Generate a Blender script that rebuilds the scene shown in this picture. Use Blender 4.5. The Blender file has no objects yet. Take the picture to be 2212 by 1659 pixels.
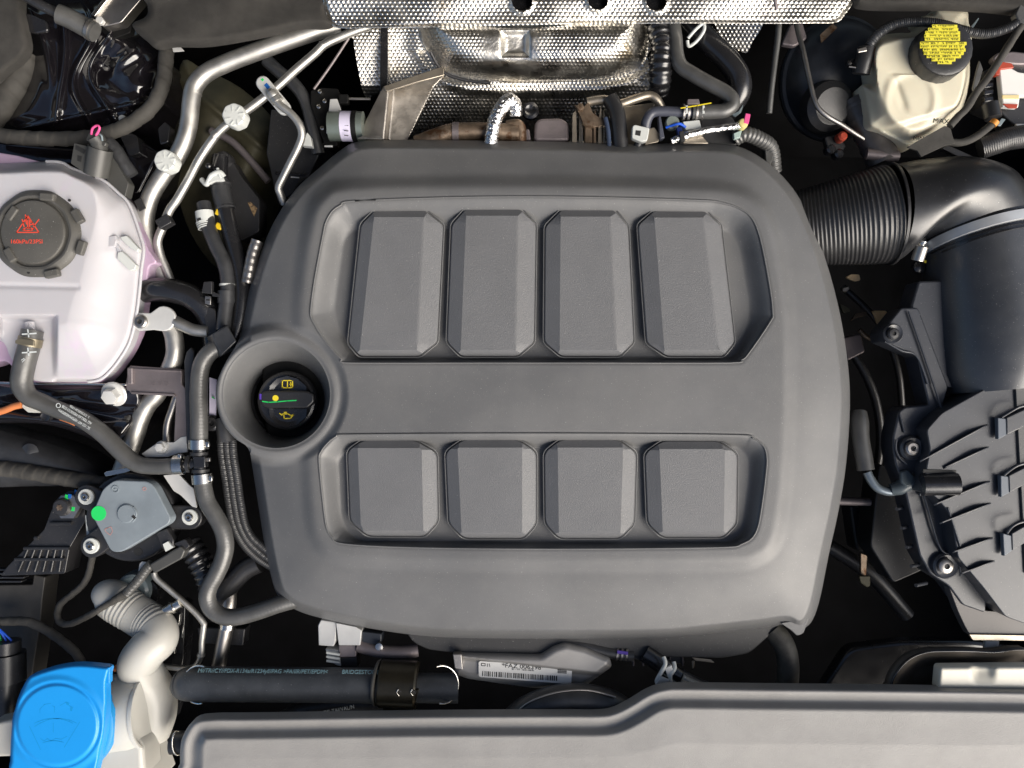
import bpy, bmesh, math, random
import numpy as np
from mathutils import Vector, Matrix, Quaternion
random.seed(4)
PI = math.pi
# ------------------------------------------------------------------ camera, sky, sun, exposure
SC = bpy.context.scene
COL = SC.collection
U = 1.0 / 2212.0            # one drawing unit in metres (about 0.45 mm)
D = 1659.0                  # camera height above the cover top, in units
cam_d = bpy.data.cameras.new('camera'); cam = bpy.data.objects.new('camera', cam_d); COL.objects.link(cam)
cam.location = (0, 0, D * U); cam_d.sensor_width = 36; cam_d.lens = 36 * D * U
cam_d.clip_start = 0.02; cam_d.clip_end = 100
cam_d.dof.use_dof = True; cam_d.dof.focus_distance = D * U + 0.01; cam_d.dof.aperture_fstop = 9.0
SC.camera = cam
world = bpy.data.worlds.new("World"); SC.world = world; world.use_nodes = True
SUN_EL, SUN_AZ = 37, 128          # azimuth: degrees clockwise from +Y (the back of the bay)
wn = world.node_tree; wn.nodes.clear()
sky = wn.nodes.new('ShaderNodeTexSky'); sky.sky_type = 'NISHITA'; sky.sun_disc = False
sky.sun_elevation = math.radians(SUN_EL); sky.sun_rotation = math.radians(SUN_AZ)
sky.air_density = 1.0; sky.dust_density = 4.0; sky.ozone_density = 1.0
hs = wn.nodes.new('ShaderNodeHueSaturation'); hs.inputs['Saturation'].default_value = 1.05
bg = wn.nodes.new('ShaderNodeBackground'); bg.inputs['Strength'].default_value = 0.055
wo = wn.nodes.new('ShaderNodeOutputWorld')
wn.links.new(sky.outputs[0], hs.inputs['Color']); wn.links.new(hs.outputs[0], bg.inputs[0]); wn.links.new(bg.outputs[0], wo.inputs[0])
sun_d = bpy.data.lights.new('sun', 'SUN'); sun_d.energy = 2.2; sun_d.angle = math.radians(50); sun_d.color = (1.0, 0.95, 0.87)
sun = bpy.data.objects.new('sun', sun_d); COL.objects.link(sun)
_e, _a = math.radians(SUN_EL), math.radians(SUN_AZ)
sv = Vector((math.sin(_a) * math.cos(_e), math.cos(_a) * math.cos(_e), math.sin(_e)))
sun.rotation_euler = sv.to_track_quat('Z', 'Y').to_euler()
sun.location = sv * 3
SC.view_settings.view_transform = 'Standard'; SC.view_settings.look = 'None'; SC.view_settings.gamma = 1
SC.view_settings.exposure = 1.0
SC.render.engine = 'CYCLES'; SC.cycles.use_denoising = True; SC.cycles.max_bounces = 8
SC.cycles.sample_clamp_indirect = 6

# ------------------------------------------------------------------ coordinates: photo positions at a stated depth
def W(x, y, z=0.0):
    s = (D - z) / D * U
    return Vector(((x - 1106.0) * s, -(y - 829.5) * s, z * U))
def off(ox, oy): return lambda *p: [(ox + q[0] / 4.0, oy + q[1] / 4.0) + tuple(q[2:]) for q in p]
cA = off(0, 0); cB = off(553, 0); cC = off(1106, 0); cD = off(1659, 0); cE = off(0, 414.75); cF = off(0, 829.5)
cG = off(0, 1244.25); cH = off(1659, 414.75); cI = off(1659, 829.5); cJ = off(1659, 1244.25); cK = off(1106, 1244.25); cL = off(553, 1244.25)
def sm(t): t = np.clip(t, 0, 1); return t * t * (3 - 2 * t)

# ------------------------------------------------------------------ materials
MATS = {}
def mat(name, col, rough=0.5, metal=0.0, bump=0.0, scale=900, var=0.0, vscale=30, coat=0.0, dust=0.0, sss=0.0, spec=0.5,
        wear=None, stretch=None, trans=0.0, rvar=0.0, bumpd=0.0004, ridge=None, sheen=0.0):
    if name in MATS: return MATS[name]
    m = bpy.data.materials.new(name); m.use_nodes = True; nt = m.node_tree; N = nt.nodes; Lk = nt.links
    b = N['Principled BSDF']
    b.inputs['Base Color'].default_value = (*col, 1); b.inputs['Roughness'].default_value = rough; b.inputs['Metallic'].default_value = metal
    b.inputs['Specular IOR Level'].default_value = spec; b.inputs['Coat Weight'].default_value = coat; b.inputs['Coat Roughness'].default_value = 0.08
    b.inputs['Sheen Weight'].default_value = sheen
    if sss: b.inputs['Subsurface Weight'].default_value = sss; b.inputs['Subsurface Radius'].default_value = (0.01, 0.008, 0.007); b.inputs['Subsurface Scale'].default_value = 1.0
    if trans: b.inputs['Transmission Weight'].default_value = trans
    tc = N.new('ShaderNodeTexCoord'); mp = N.new('ShaderNodeMapping'); Lk.new(tc.outputs['Object'], mp.inputs[0])
    if stretch: mp.inputs['Scale'].default_value = stretch
    V = mp.outputs[0]
    def noise(sc, det=3, r=0.6):
        n = N.new('ShaderNodeTexNoise'); n.inputs['Scale'].default_value = sc; n.inputs['Detail'].default_value = det; n.inputs['Roughness'].default_value = r
        Lk.new(V, n.inputs['Vector']); return n.outputs['Fac']
    def ramp(src, a, b2, lo=0.0, hi=1.0):
        r = N.new('ShaderNodeMapRange'); r.inputs[1].default_value = a; r.inputs[2].default_value = b2; r.inputs[3].default_value = lo; r.inputs[4].default_value = hi
        Lk.new(src, r.inputs[0]); return r.outputs[0]
    def mix(f, a, b2):
        x = N.new('ShaderNodeMix'); x.data_type = 'RGBA'; Lk.new(f, x.inputs[0])
        for k, v in ((6, a), (7, b2)):
            if isinstance(v, tuple): x.inputs[k].default_value = (*v, 1)
            else: Lk.new(v, x.inputs[k])
        return x.outputs[2]
    c = None
    if var:
        c = mix(ramp(noise(vscale, 5), .3, .7), tuple(v * (1 - var) for v in col), tuple(min(1, v * (1 + var)) for v in col))
    if wear:     # (colour, threshold, scale)
        c = mix(ramp(noise(wear[2], 6, .7), wear[1], wear[1] + .08), c or col, wear[0])
    if dust:
        c = mix(ramp(noise(1000, 1), .745 - .01 * dust, .78 - .01 * dust, 0, .8), c or col, (.45, .44, .42))
        c = mix(ramp(noise(11, 6, .7), .42, .75, 0, .10 * dust), c, (.5, .48, .44))
    if c: Lk.new(c, b.inputs['Base Color'])
    if rvar: Lk.new(ramp(noise(vscale * 1.7, 4), .3, .7, max(.02, rough - rvar), rough + rvar), b.inputs['Roughness'])
    if bump:
        bp = N.new('ShaderNodeBump'); bp.inputs['Strength'].default_value = bump; bp.inputs['Distance'].default_value = bumpd
        Lk.new(noise(scale, 3), bp.inputs['Height']); Lk.new(bp.outputs[0], b.inputs['Normal'])
    MATS[name] = m; return m
M = {}
M['cover'] = mat('cover_plastic', (.130, .132, .136), .40, bump=.6, scale=1500, var=.10, vscale=9, dust=.8, bumpd=.0003, rvar=.07)
M['pad'] = mat('grained_plastic', (.145, .148, .156), .42, bump=.8, scale=1050, var=.05, dust=.35, bumpd=.0005)
M['trim'] = mat('trim_plastic', (.29, .283, .275), .45, bump=.8, scale=1100, var=.08, dust=1.0, bumpd=.0004)
M['black'] = mat('black_plastic', (.024, .024, .026), .38, spec=.7, bump=.25, scale=900, var=.2, dust=.1)
M['blackg'] = mat('glossy_black_plastic', (.016, .016, .018), .24, spec=.9,  var=.2, rvar=.06, bump=.05, scale=200)
M['paint'] = mat('black_body_paint', (.008, .007, .009), .07, coat=1.0, bump=.25, scale=45, bumpd=.002)
M['rubber'] = mat('black_rubber', (.036, .037, .040), .40, spec=.8, bump=.3, scale=500, var=.35, vscale=60, rvar=.1)
M['acrub'] = mat('air_con_rubber', (.062, .067, .074), .5, bump=.3, scale=500, var=.25, vscale=60, spec=.6, dust=.3)
M['rubberg'] = mat('grey_rubber', (.080, .080, .078), .36, spec=.9, bump=.3, scale=700, var=.25, vscale=50, rvar=.08)
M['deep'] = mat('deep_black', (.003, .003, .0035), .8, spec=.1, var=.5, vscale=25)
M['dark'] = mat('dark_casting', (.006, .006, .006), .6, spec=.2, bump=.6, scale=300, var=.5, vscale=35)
M['tape'] = mat('cloth_tape', (.055, .052, .047), .8, bump=.6, scale=1400, var=.35, vscale=40)
M['felt'] = mat('felt_mat', (.05, .047, .043), .95, bump=1.0, scale=1500, var=.25, vscale=60, bumpd=.0015)
M['alu'] = mat('aluminium_pipe', (.50, .49, .465), .46, .9, bump=.15, scale=600, var=.2, vscale=40, rvar=.08)
M['alud'] = mat('dull_aluminium', (.42, .40, .38), .42, 1.0, bump=.3, scale=500, var=.25, vscale=40)
M['steel'] = mat('bright_steel', (.72, .70, .66), .25, 1.0, bump=.1, scale=700, var=.1)
M['clampst'] = mat('satin_clamp_steel', (.62, .64, .66), .42, .45, var=.15)
M['zinc'] = mat('zinc_plate', (.66, .66, .645), .42, .25, bump=.15, scale=700, var=.1)
M['shield'] = mat('embossed_aluminium', (.74, .71, .65), .34, 1.0, bump=.3, scale=90, bumpd=.003, var=.18, vscale=25, rvar=.10, wear=((.42, .36, .27), .60, 16))
M['foil'] = mat('crinkled_foil', (.86, .86, .86), .16, 1.0, bump=1.0, scale=260, bumpd=.002)
M['cast'] = mat('cast_bracket_metal', (.22, .19, .195), .5, .5, bump=.5, scale=500, var=.2)
M['brown'] = mat('heat_stained_steel', (.24, .18, .13), .45, .7, bump=.3, scale=300, var=.5, vscale=60, wear=((.12, .06, .03), .52, 45))
M['khaki'] = mat('khaki_casting', (.075, .068, .04), .6, .2, bump=.6, scale=200, var=.5, vscale=15)
M['beige'] = mat('beige_shield_metal', (.42, .37, .30), .4, .8, var=.3, bump=.2)
M['white'] = mat('white_plastic', (.62, .64, .62), .4, var=.04, bump=.05)
M['tank'] = mat('translucent_tank', (.53, .52, .55), .34, var=.05, vscale=9, wear=((.57, .50, .60), .60, 7), sss=.35, bump=.08, scale=400)
M['tankp'] = mat('tank_pink_half', (.50, .37, .50), .36, var=.10, vscale=9, sss=.35)
M['neck'] = mat('milky_plastic', (.55, .54, .50), .36, var=.04, vscale=12, sss=.25, bump=.06, scale=300)
M['brake'] = mat('yellowed_tank', (.74, .69, .54), .36, var=.10, vscale=14, sss=.3)
M['blue'] = mat('blue_cap', (.012, .30, .78), .36, var=.03, bump=.05)
M['slate'] = mat('slate_plastic', (.20, .235, .265), .5, var=.15, vscale=25, bump=.2, dust=.4)
M['green'] = mat('green_paint', (.02, .62, .13), .45)
M['bluep'] = mat('blue_paint', (.01, .12, .45), .45)
M['red'] = mat('red_print', (.80, .07, .035), .5)
M['redp'] = mat('red_plastic', (.42, .06, .03), .4)
M['yellow'] = mat('yellow_print', (.82, .66, .03), .5)
M['yell2'] = mat('yellow_paint_speckled', (.80, .72, .05), .6, wear=((.10, .09, .02), .60, 900))
M['pink'] = mat('pink_wire', (.80, .10, .30), .4)
M['orange'] = mat('orange_wire', (.60, .20, .07), .45)
M['bwire'] = mat('blue_wire', (.02, .12, .75), .4)
M['purple'] = mat('purple_mark', (.09, .04, .40), .5)
M['label'] = mat('paper_label', (.80, .79, .76), .5, var=.03)
M['lilac'] = mat('lilac_label', (.66, .62, .78), .5, var=.05)
M['ink'] = mat('black_ink', (.02, .02, .02), .6)
M['wprint'] = mat('white_print', (.62, .66, .66), .6)
M['cprint'] = mat('pale_cyan_print', (.30, .50, .55), .6)
M['tan'] = mat('tan_ground', (.80, .56, .30), .5, var=.2, vscale=90)
M['cream'] = mat('cream_plastic', (.82, .78, .66), .3, var=.04)
M['smoke'] = mat('smoked_grey_plastic', (.20, .25, .27), .3, var=.1)
M['blum'] = mat('dark_brake_metal', (.022, .026, .034), .38, bump=.3, scale=160, var=.4)

# ------------------------------------------------------------------ mesh helpers
def tag(o, label=None, cat=None, group=None, kind=None):
    if label: o['label'] = label
    if cat: o['category'] = cat
    if group: o['group'] = group
    if kind: o['kind'] = kind
    return o
def T(name, label, cat, x, y, z=0, group=None, parent=None):
    o = bpy.data.objects.new(name, None); COL.objects.link(o); o.location = W(x, y, z) - (origin(parent) if parent else Vector()); o.parent = parent; o.empty_display_size = .01
    return tag(o, label, cat, group)
def origin(parent):
    p = Vector((0, 0, 0)); q = parent
    while q: p = p + q.location; q = q.parent
    return p
def link(name, verts, faces, m, parent=None, smooth=True, angle=35, bev=0, seg=2, recalc=True, sub=0):
    verts = np.array([tuple(v) for v in verts], dtype=float) if not isinstance(verts, np.ndarray) else verts
    if parent: o0 = np.array(origin(parent)); loc = Vector((0, 0, 0))
    else: o0 = verts.mean(axis=0); o0[2] = verts[:, 2].min(); loc = Vector(o0)
    me = bpy.data.meshes.new(name)
    me.from_pydata((verts - o0).tolist(), [], faces)
    if recalc:
        bm = bmesh.new(); bm.from_mesh(me); bmesh.ops.recalc_face_normals(bm, faces=bm.faces); bm.to_mesh(me); bm.free()
    if smooth:
        me.polygons.foreach_set('use_smooth', [True] * len(me.polygons))
        if angle: me.set_sharp_from_angle(angle=math.radians(angle))
    me.materials.append(m)
    o = bpy.data.objects.new(name, me); COL.objects.link(o); o.location = loc
    if parent: o.parent = parent
    if bev:
        b = o.modifiers.new('bevel', 'BEVEL'); b.width = bev * U; b.segments = seg; b.limit_method = 'ANGLE'; b.angle_limit = math.radians(40)
        b.harden_normals = False
    if sub:
        s = o.modifiers.new('subdivision', 'SUBSURF'); s.levels = sub; s.render_levels = sub
    return o
def rpoly(pts, r, n=4):
    if not r: return list(pts)
    out = []; L = len(pts)
    for i, p in enumerate(pts):
        a = Vector(pts[i - 1][:2]); b = Vector(p[:2]); c = Vector(pts[(i + 1) % L][:2])
        u, v = (a - b), (c - b); lu, lv = u.length, v.length; u /= lu; v /= lv
        k = min(r, lu * .48, lv * .48)
        p0, p1 = b + u * k, b + v * k
        for j in range(n + 1):
            t = j / n; q = p0.lerp(b, t).lerp(b.lerp(p1, t), t); out.append((q.x, q.y))
    return out
def spline(pts, n=8, closed=True):
    P = [tuple(p) for p in pts]; out = []; L = len(P); rng = range(L if closed else L - 1)
    for i in rng:
        p0 = np.array(P[i - 1] if closed or i > 0 else P[0]); p1 = np.array(P[i]); p2 = np.array(P[(i + 1) % L])
        p3 = np.array(P[(i + 2) % L] if closed else P[min(i + 2, L - 1)])
        for j in range(n):
            t = j / n
            out.append(tuple(.5 * ((2 * p1) + (-p0 + p2) * t + (2 * p0 - 5 * p1 + 4 * p2 - p3) * t * t + (-p0 + 3 * p1 - 3 * p2 + p3) * t ** 3)))
    if not closed: out.append(P[-1])
    return out
def circ(x, y, r, n=32, ry=None, a0=0): return [(x + r * math.cos(a0 + 2 * PI * i / n), y + (ry or r) * math.sin(a0 + 2 * PI * i / n)) for i in range(n)]
def rect(x, y, w, h, a=0):
    a = math.radians(a); c, s = math.cos(a), math.sin(a)
    return [(x + u * c - v * s, y + u * s + v * c) for u, v in ((-w / 2, -h / 2), (w / 2, -h / 2), (w / 2, h / 2), (-w / 2, h / 2))]
def prism(name, pts, zt, h, m, parent=None, r=0, bev=1.5, n=4, zf=None, taper=0.0, seg=2):
    P = rpoly(pts, r, n); L = len(P)
    top = [W(x, y, (zf(x, y) if zf else zt)) for x, y in P]
    cx = sum((v for v in top), Vector()) / L
    bot = [Vector((v.x + (v.x - cx.x) * taper, v.y + (v.y - cx.y) * taper, v.z - h * U)) for v in top]
    F = [list(range(L)), list(range(2 * L - 1, L - 1, -1))] + [[i, (i + 1) % L, L + (i + 1) % L, L + i] for i in range(L)]
    return link(name, top + bot, F, m, parent, bev=bev, seg=seg)
def loft(name, rings, m, parent=None, cap=True, capb=True, angle=35, bev=0):
    V = []; F = []; L = len(rings[0][0])
    for P, z in rings: V += [W(p[0], p[1], p[2] if len(p) > 2 else z) for p in P]
    for k in range(len(rings) - 1):
        F += [[k * L + i, k * L + (i + 1) % L, (k + 1) * L + (i + 1) % L, (k + 1) * L + i] for i in range(L)]
    if cap: F.append(list(range(L)))
    if capb: F.append(list(range(len(V) - L, len(V))))
    return link(name, V, F, m, parent, angle=angle, bev=bev)
def tube(name, pts, r, m, parent=None, seg=16, sub=6, rf=None, caps=True, closed=False, angle=50, sharp=False, step=None):
    Q = [tuple(p[:3]) + ((p[3] if len(p) > 3 else r),) for p in pts]
    if not sharp: Q = spline(Q, sub, closed)
    P = [W(x, y, z) for x, y, z, _ in Q]; R = [q[3] * U * (D - q[2]) / D for q in Q]
    if step:        # resample evenly for ribbed or wrapped tubes
        cum = [0]
        for i in range(1, len(P)): cum.append(cum[-1] + (P[i] - P[i - 1]).length)
        n = max(2, int(cum[-1] / (step * U))); A = np.array([tuple(p) for p in P]); s = np.linspace(0, cum[-1], n + 1)
        P = [Vector((np.interp(t, cum, A[:, 0]), np.interp(t, cum, A[:, 1]), np.interp(t, cum, A[:, 2]))) for t in s]; R = [float(np.interp(t, cum, R)) for t in s]
    n = len(P); V = []; F = []; t0 = (P[1] - P[0]).normalized()
    up = Vector((0, 0, 1)) if abs(t0.z) < .9 else Vector((1, 0, 0)); nx = t0.cross(up).normalized(); s = 0
    for i in range(n):
        t = (P[(i + 1) % n] - P[i - 1]) if closed else (P[min(i + 1, n - 1)] - P[max(i - 1, 0)]); t.normalize()
        nx = (nx - t * nx.dot(t)).normalized(); ny = t.cross(nx)
        if i: s += (P[i] - P[i - 1]).length / U
        for k in range(seg):
            a = 2 * PI * k / seg; rr = R[i] * (rf(s, a) if rf else 1); V.append(P[i] + nx * math.cos(a) * rr + ny * math.sin(a) * rr)
    m2 = n if closed else n - 1
    for i in range(m2):
        j = (i + 1) % n
        F += [[i * seg + k, i * seg + (k + 1) % seg, j * seg + (k + 1) % seg, j * seg + k] for k in range(seg)]
    if caps and not closed: F += [list(range(seg)), list(range((n - 1) * seg, n * seg))]
    return link(name, V, F, m, parent, angle=angle)
def lathe(name, c, prof, m, parent=None, axis=(0, 0, 1), seg=32, closed=False, angle=30, rf=None, bev=0):
    """profile of (radius, height) turned round an axis given as (right, down the picture, towards the camera)"""
    o = W(*c); s = U * (D - c[2]) / D; ax = Vector((axis[0], -axis[1], axis[2])).normalized(); q = Vector((0, 0, 1)).rotation_difference(ax)
    V = []; F = []
    for i, (r, h) in enumerate(prof):
        for k in range(seg):
            a = 2 * PI * k / seg; f = rf(a, i) if rf else 1
            V.append(o + q @ Vector((r * f * math.cos(a) * s, r * f * math.sin(a) * s, h * s)))
    n = len(prof)
    for i in range(n if closed else n - 1):
        j = (i + 1) % n; F += [[i * seg + k, i * seg + (k + 1) % seg, j * seg + (k + 1) % seg, j * seg + k] for k in range(seg)]
    if not closed: F += [list(range(seg)), list(range((n - 1) * seg, n * seg))]
    return link(name, V, F, m, parent, angle=angle, bev=bev)
def band(name, c, axis, r, w, t, m, parent=None, seg=32):
    return lathe(name, c, [(r, -w / 2), (r + t, -w / 2), (r + t, w / 2), (r, w / 2)], m, parent, axis, seg, closed=True)
def psdf(poly):
    P = np.array(poly, float)[:, :2]
    def f(X, Y):
        d = np.full(X.shape, 1e18); s = np.zeros(X.shape, bool)
        for i in range(len(P)):
            ax, ay = P[i - 1]; bx, by = P[i]; ex, ey = bx - ax, by - ay; L = ex * ex + ey * ey + 1e-12
            wx, wy = X - ax, Y - ay; t = np.clip((wx * ex + wy * ey) / L, 0, 1)
            d = np.minimum(d, (wx - ex * t) ** 2 + (wy - ey * t) ** 2)
            c = ((ay > Y) != (by > Y)); den = (by - ay) if abs(by - ay) > 1e-9 else 1e-9
            s ^= c & (X < (bx - ax) * (Y - ay) / den + ax)
        return np.where(s, -1, 1) * np.sqrt(d)
    return f
def hf(name, bbox, step, zf, m, parent=None, sdf=None, skirt=0, angle=None):
    xs = np.arange(bbox[0], bbox[2] + step, step); ys = np.arange(bbox[1], bbox[3] + step, step); X, Y = np.meshgrid(xs, ys)
    h, w = X.shape; idx = np.arange(h * w).reshape(h, w)
    keep = np.ones((h - 1, w - 1), bool)
    if sdf:
        d = sdf(X, Y); ins = d < 0
        keep = ins[:-1, :-1] | ins[1:, :-1] | ins[:-1, 1:] | ins[1:, 1:]
        e = .05; gx = (sdf(X + e, Y) - d) / e; gy = (sdf(X, Y + e) - d) / e; g = np.maximum(gx * gx + gy * gy, .25)
        mv = (~ins) & (d < step * 1.6); X = np.where(mv, X - d * gx / g, X); Y = np.where(mv, Y - d * gy / g, Y)
    Z = zf(X, Y); s = (D - Z) / D * U
    V = np.stack([(X - 1106) * s, -(Y - 829.5) * s, Z * U], -1).reshape(-1, 3)
    a = idx[:-1, :-1][keep]; b = idx[1:, :-1][keep]; c = idx[1:, 1:][keep]; dd = idx[:-1, 1:][keep]
    F = np.stack([a, b, c, dd], -1)
    used = np.zeros(h * w, bool); used[F.ravel()] = True; mp = np.cumsum(used) - 1; V = V[used]; F = mp[F]
    Fl = F.tolist()
    if skirt:
        E = np.concatenate([F[:, [0, 1]], F[:, [1, 2]], F[:, [2, 3]], F[:, [3, 0]]]); key = np.sort(E, 1); _, inv, cnt = np.unique(key[:, 0] * 10000000 + key[:, 1], return_inverse=True, return_counts=True)
        B = E[cnt[inv.ravel()] == 1]; bv = np.unique(B); m2 = {int(v): len(V) + i for i, v in enumerate(bv)}
        low = V[bv].copy(); low[:, 2] -= skirt * U; V = np.concatenate([V, low])
        Fl += [[int(q), int(p), m2[int(p)], m2[int(q)]] for p, q in B]
    return link(name, V, Fl, m, parent, recalc=False, angle=angle)
def strokes(name, lines, w, z, m, parent, h=.6):
    V = []; F = []
    for ln in lines:
        for (x0, y0), (x1, y1) in zip(ln[:-1], ln[1:]):
            dx, dy = x1 - x0, y1 - y0; L = math.hypot(dx, dy) or 1; nx, ny = -dy / L * w / 2, dx / L * w / 2; ex, ey = dx / L * w * .3, dy / L * w * .3
            k = len(V)
            for zz in (z, z - h):
                V += [W(x0 - ex + nx, y0 - ey + ny, zz), W(x1 + ex + nx, y1 + ey + ny, zz), W(x1 + ex - nx, y1 + ey - ny, zz), W(x0 - ex - nx, y0 - ey - ny, zz)]
            F += [[k, k + 1, k + 2, k + 3], [k + 7, k + 6, k + 5, k + 4]] + [[k + i, k + (i + 1) % 4, k + 4 + (i + 1) % 4, k + 4 + i] for i in range(4)]
    return link(name, V, F, m, parent, smooth=False)
TEXTS = []
def text(name, s, x, y, z, size, m, parent, rot=0, sx=1.0, tilt=0, sy=1.0):
    cu = bpy.data.curves.new(name, 'FONT'); cu.body = s; cu.size = size * U * (D - z) / D; cu.extrude = .25 * U; cu.align_x = 'CENTER'; cu.align_y = 'CENTER'
    cu.materials.append(m); cu.offset = 0; o = bpy.data.objects.new(name, cu); COL.objects.link(o)
    o.parent = parent; o.location = W(x, y, z) - origin(parent); o.rotation_euler = (math.radians(tilt), 0, math.radians(-rot)); o.scale = (sx, sy, 1); TEXTS.append(o); return o
def wrap(p=26, a=.05, ph=0): return lambda s, th: 1 + a * (((s / p + th / (2 * PI) + ph) % 1) - .5) + .03 * math.sin(s * .13 + th * 2)
def ribs(p, a): return lambda s, th: 1 + a * math.sin(2 * PI * s / p)
def crinkle(k=.1): return lambda s, th: 1 + k * math.sin(s * .9 + 3 * math.sin(th * 2 + s * .3)) * math.sin(th * 3 + s * .21)
def torx(x, y, z, r, parent, name='screw', m='steel', washer=None, axis=(0, 0, 1)):
    if washer: lathe('washer', (x, y, z), [(washer * .45, 2.5), (washer * .93, 2.5), (washer, 1.5), (washer, -3), (washer * .45, -3)], M['white'] if m == 'steel' else M['zinc'], parent, axis, 28)
    o = lathe(name, (x, y, z), [(r * .32, 5), (r * .38, 8.5), (r * .75, 8), (r * .98, 5.5), (r, 3), (r * .95, -6)], M[m], parent, axis, 28)
    lathe('socket', (x, y, z), [(r * .34, 5.4), (r * .34, 4)], M['ink'], o, axis, 24, rf=lambda a, i: 1 + .28 * math.cos(6 * a))
    return o
def hexbolt(x, y, z, rf_, rh, parent, m='zinc', name='bolt', axis=(0, 0, 1), hh=14):
    o = lathe('flange', (x, y, z), [(rf_ * .55, 4), (rf_ * .9, 2.5), (rf_, 0), (rf_, -3)], M[m], parent, axis, 32)
    lathe(name, (x, y, z), [(rh * .72, hh), (rh * .93, hh - .5), (rh, hh - 3), (rh, 2)], M[m], parent, axis, 6, angle=25)
    return o

# ================================================================== the setting
FL = -760
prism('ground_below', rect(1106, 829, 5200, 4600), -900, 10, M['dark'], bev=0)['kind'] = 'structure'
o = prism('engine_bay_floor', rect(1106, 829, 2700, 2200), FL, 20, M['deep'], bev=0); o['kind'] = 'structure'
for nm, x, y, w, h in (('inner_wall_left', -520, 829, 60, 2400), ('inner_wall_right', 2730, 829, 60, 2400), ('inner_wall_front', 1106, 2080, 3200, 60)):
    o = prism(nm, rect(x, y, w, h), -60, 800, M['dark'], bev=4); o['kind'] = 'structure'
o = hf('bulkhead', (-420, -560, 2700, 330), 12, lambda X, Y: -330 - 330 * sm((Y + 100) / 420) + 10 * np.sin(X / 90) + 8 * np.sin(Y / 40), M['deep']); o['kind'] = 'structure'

# the raised bonnet, hinged behind the bay above the top edge of the picture
hood = T('bonnet', 'open car bonnet propped up behind and above the engine bay', 'bonnet', 1106, -560, -40)
def hoodpt(x, t, d=0): return Vector(((x - 1106) * U, .66 - .56 * t * math.cos(.0) + d * .02, .02 + .98 * t))
V = []; F = []; nx_, nt_ = 24, 16
for j in range(nt_ + 1):
    for i in range(nx_ + 1):
        x = -520 + 3250 * i / nx_; t = j / nt_; bow = .05 * math.sin(PI * t) + .03 * math.sin(PI * i / nx_)
        V.append(Vector(((x - 1106) * U, .66 - .50 * t + bow, .02 + .95 * t)))
k = len(V)
V += [v + Vector((0, .03, .012)) for v in V[:k]]
for j in range(nt_):
    for i in range(nx_):
        a = j * (nx_ + 1) + i; F += [[a, a + 1, a + nx_ + 2, a + nx_ + 1], [k + a + nx_ + 1, k + a + nx_ + 2, k + a + 1, k + a]]
link('bonnet_skin', V, F, M['felt'], hood)

# ================================================================== engine cover
cover = T('engine_cover', 'large dark grey plastic engine cover with eight raised pads in the middle of the bay', 'engine cover', 1106, 840, -40)
C_OUT = spline([(775, 305), (735, 325), (690, 362), (640, 408), (598, 468), (565, 540), (540, 620), (524, 690), (514, 738), (490, 778), (469, 825), (467, 868), (480, 912), (505, 945), (536, 968), (545, 1010), (556, 1080),
                (572, 1180), (590, 1262), (606, 1293), (640, 1318), (700, 1337), (780, 1354), (880, 1370), (980, 1378), (1150, 1380), (1300, 1380), (1440, 1378), (1560, 1366), (1640, 1357), (1695, 1350), (1716, 1358), (1736, 1358),
                (1756, 1338), (1772, 1290), (1790, 1200), (1812, 1100), (1828, 1000), (1836, 880), (1832, 790), (1815, 680), (1788, 575), (1758, 490), (1722, 420), (1680, 370), (1640, 338), (1600, 318), (1560, 311), (1480, 309), (1350, 311), (1200, 306), (1000, 303), (860, 302)], 4)
R1 = spline([(767, 434), (738, 442), (717, 457), (704, 480), (698, 505), (680, 601), (671, 670), (675, 692), (695, 727), (717, 755), (738, 777), (760, 784), (1000, 784), (1300, 784), (1575, 784), (1601, 777), (1616, 765), (1664, 695), (1669, 675), (1664, 627), (1646, 531), (1628, 477), (1601, 452), (1560, 438), (1500, 432), (1217, 425), (995, 426)], 4)
F1 = rpoly([(765, 497), (745, 520), (724, 670), (735, 715), (775, 772), (1585, 772), (1618, 700), (1618, 650), (1598, 535), (1578, 503), (1540, 496)], 14)
R2 = spline([(757, 939), (727, 942), (705, 960), (692, 978), (689, 998), (697, 1080), (705, 1138), (718, 1162), (745, 1175), (900, 1183), (1200, 1186), (1540, 1183), (1600, 1176), (1630, 1155), (1643, 1110), (1655, 1020), (1656, 985), (1648, 962), (1625, 946), (1590, 940), (1300, 937), (1000, 937)], 4)
F2 = rpoly([(757, 968), (733, 995), (738, 1112), (750, 1145), (775, 1168), (1580, 1170), (1602, 1148), (1618, 1040), (1618, 990), (1595, 966)], 12)
CREST = spline([(750, 414), (708, 430), (685, 468), (668, 560), (656, 680), (662, 760), (672, 860), (674, 960), (683, 1110), (697, 1165), (730, 1192), (860, 1203), (1200, 1208), (1550, 1205), (1630, 1196), (1662, 1165), (1676, 1100), (1688, 980), (1692, 850), (1690, 680), (1668, 540), (1650, 475), (1622, 440), (1575, 421), (1480, 414), (1200, 408), (950, 409)], 3)
fo, fr1, ff1, fr2, ff2, fc = psdf(C_OUT), psdf(R1), psdf(F1), psdf(R2), psdf(F2), psdf(CREST)
FX, FY, FR = 597, 852, 116
def blur(A, k, n=2):
    for _ in range(n):
        for ax in (0, 1):
            pad = [(0, 0), (0, 0)]; pad[ax] = (k + 1, k); C_ = np.cumsum(np.pad(A, pad, 'edge'), axis=ax)
            A = (C_[2 * k + 1:] - C_[:-2 * k - 1]) / (2 * k + 1) if ax == 0 else (C_[:, 2 * k + 1:] - C_[:, :-2 * k - 1]) / (2 * k + 1)
    return A
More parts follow.
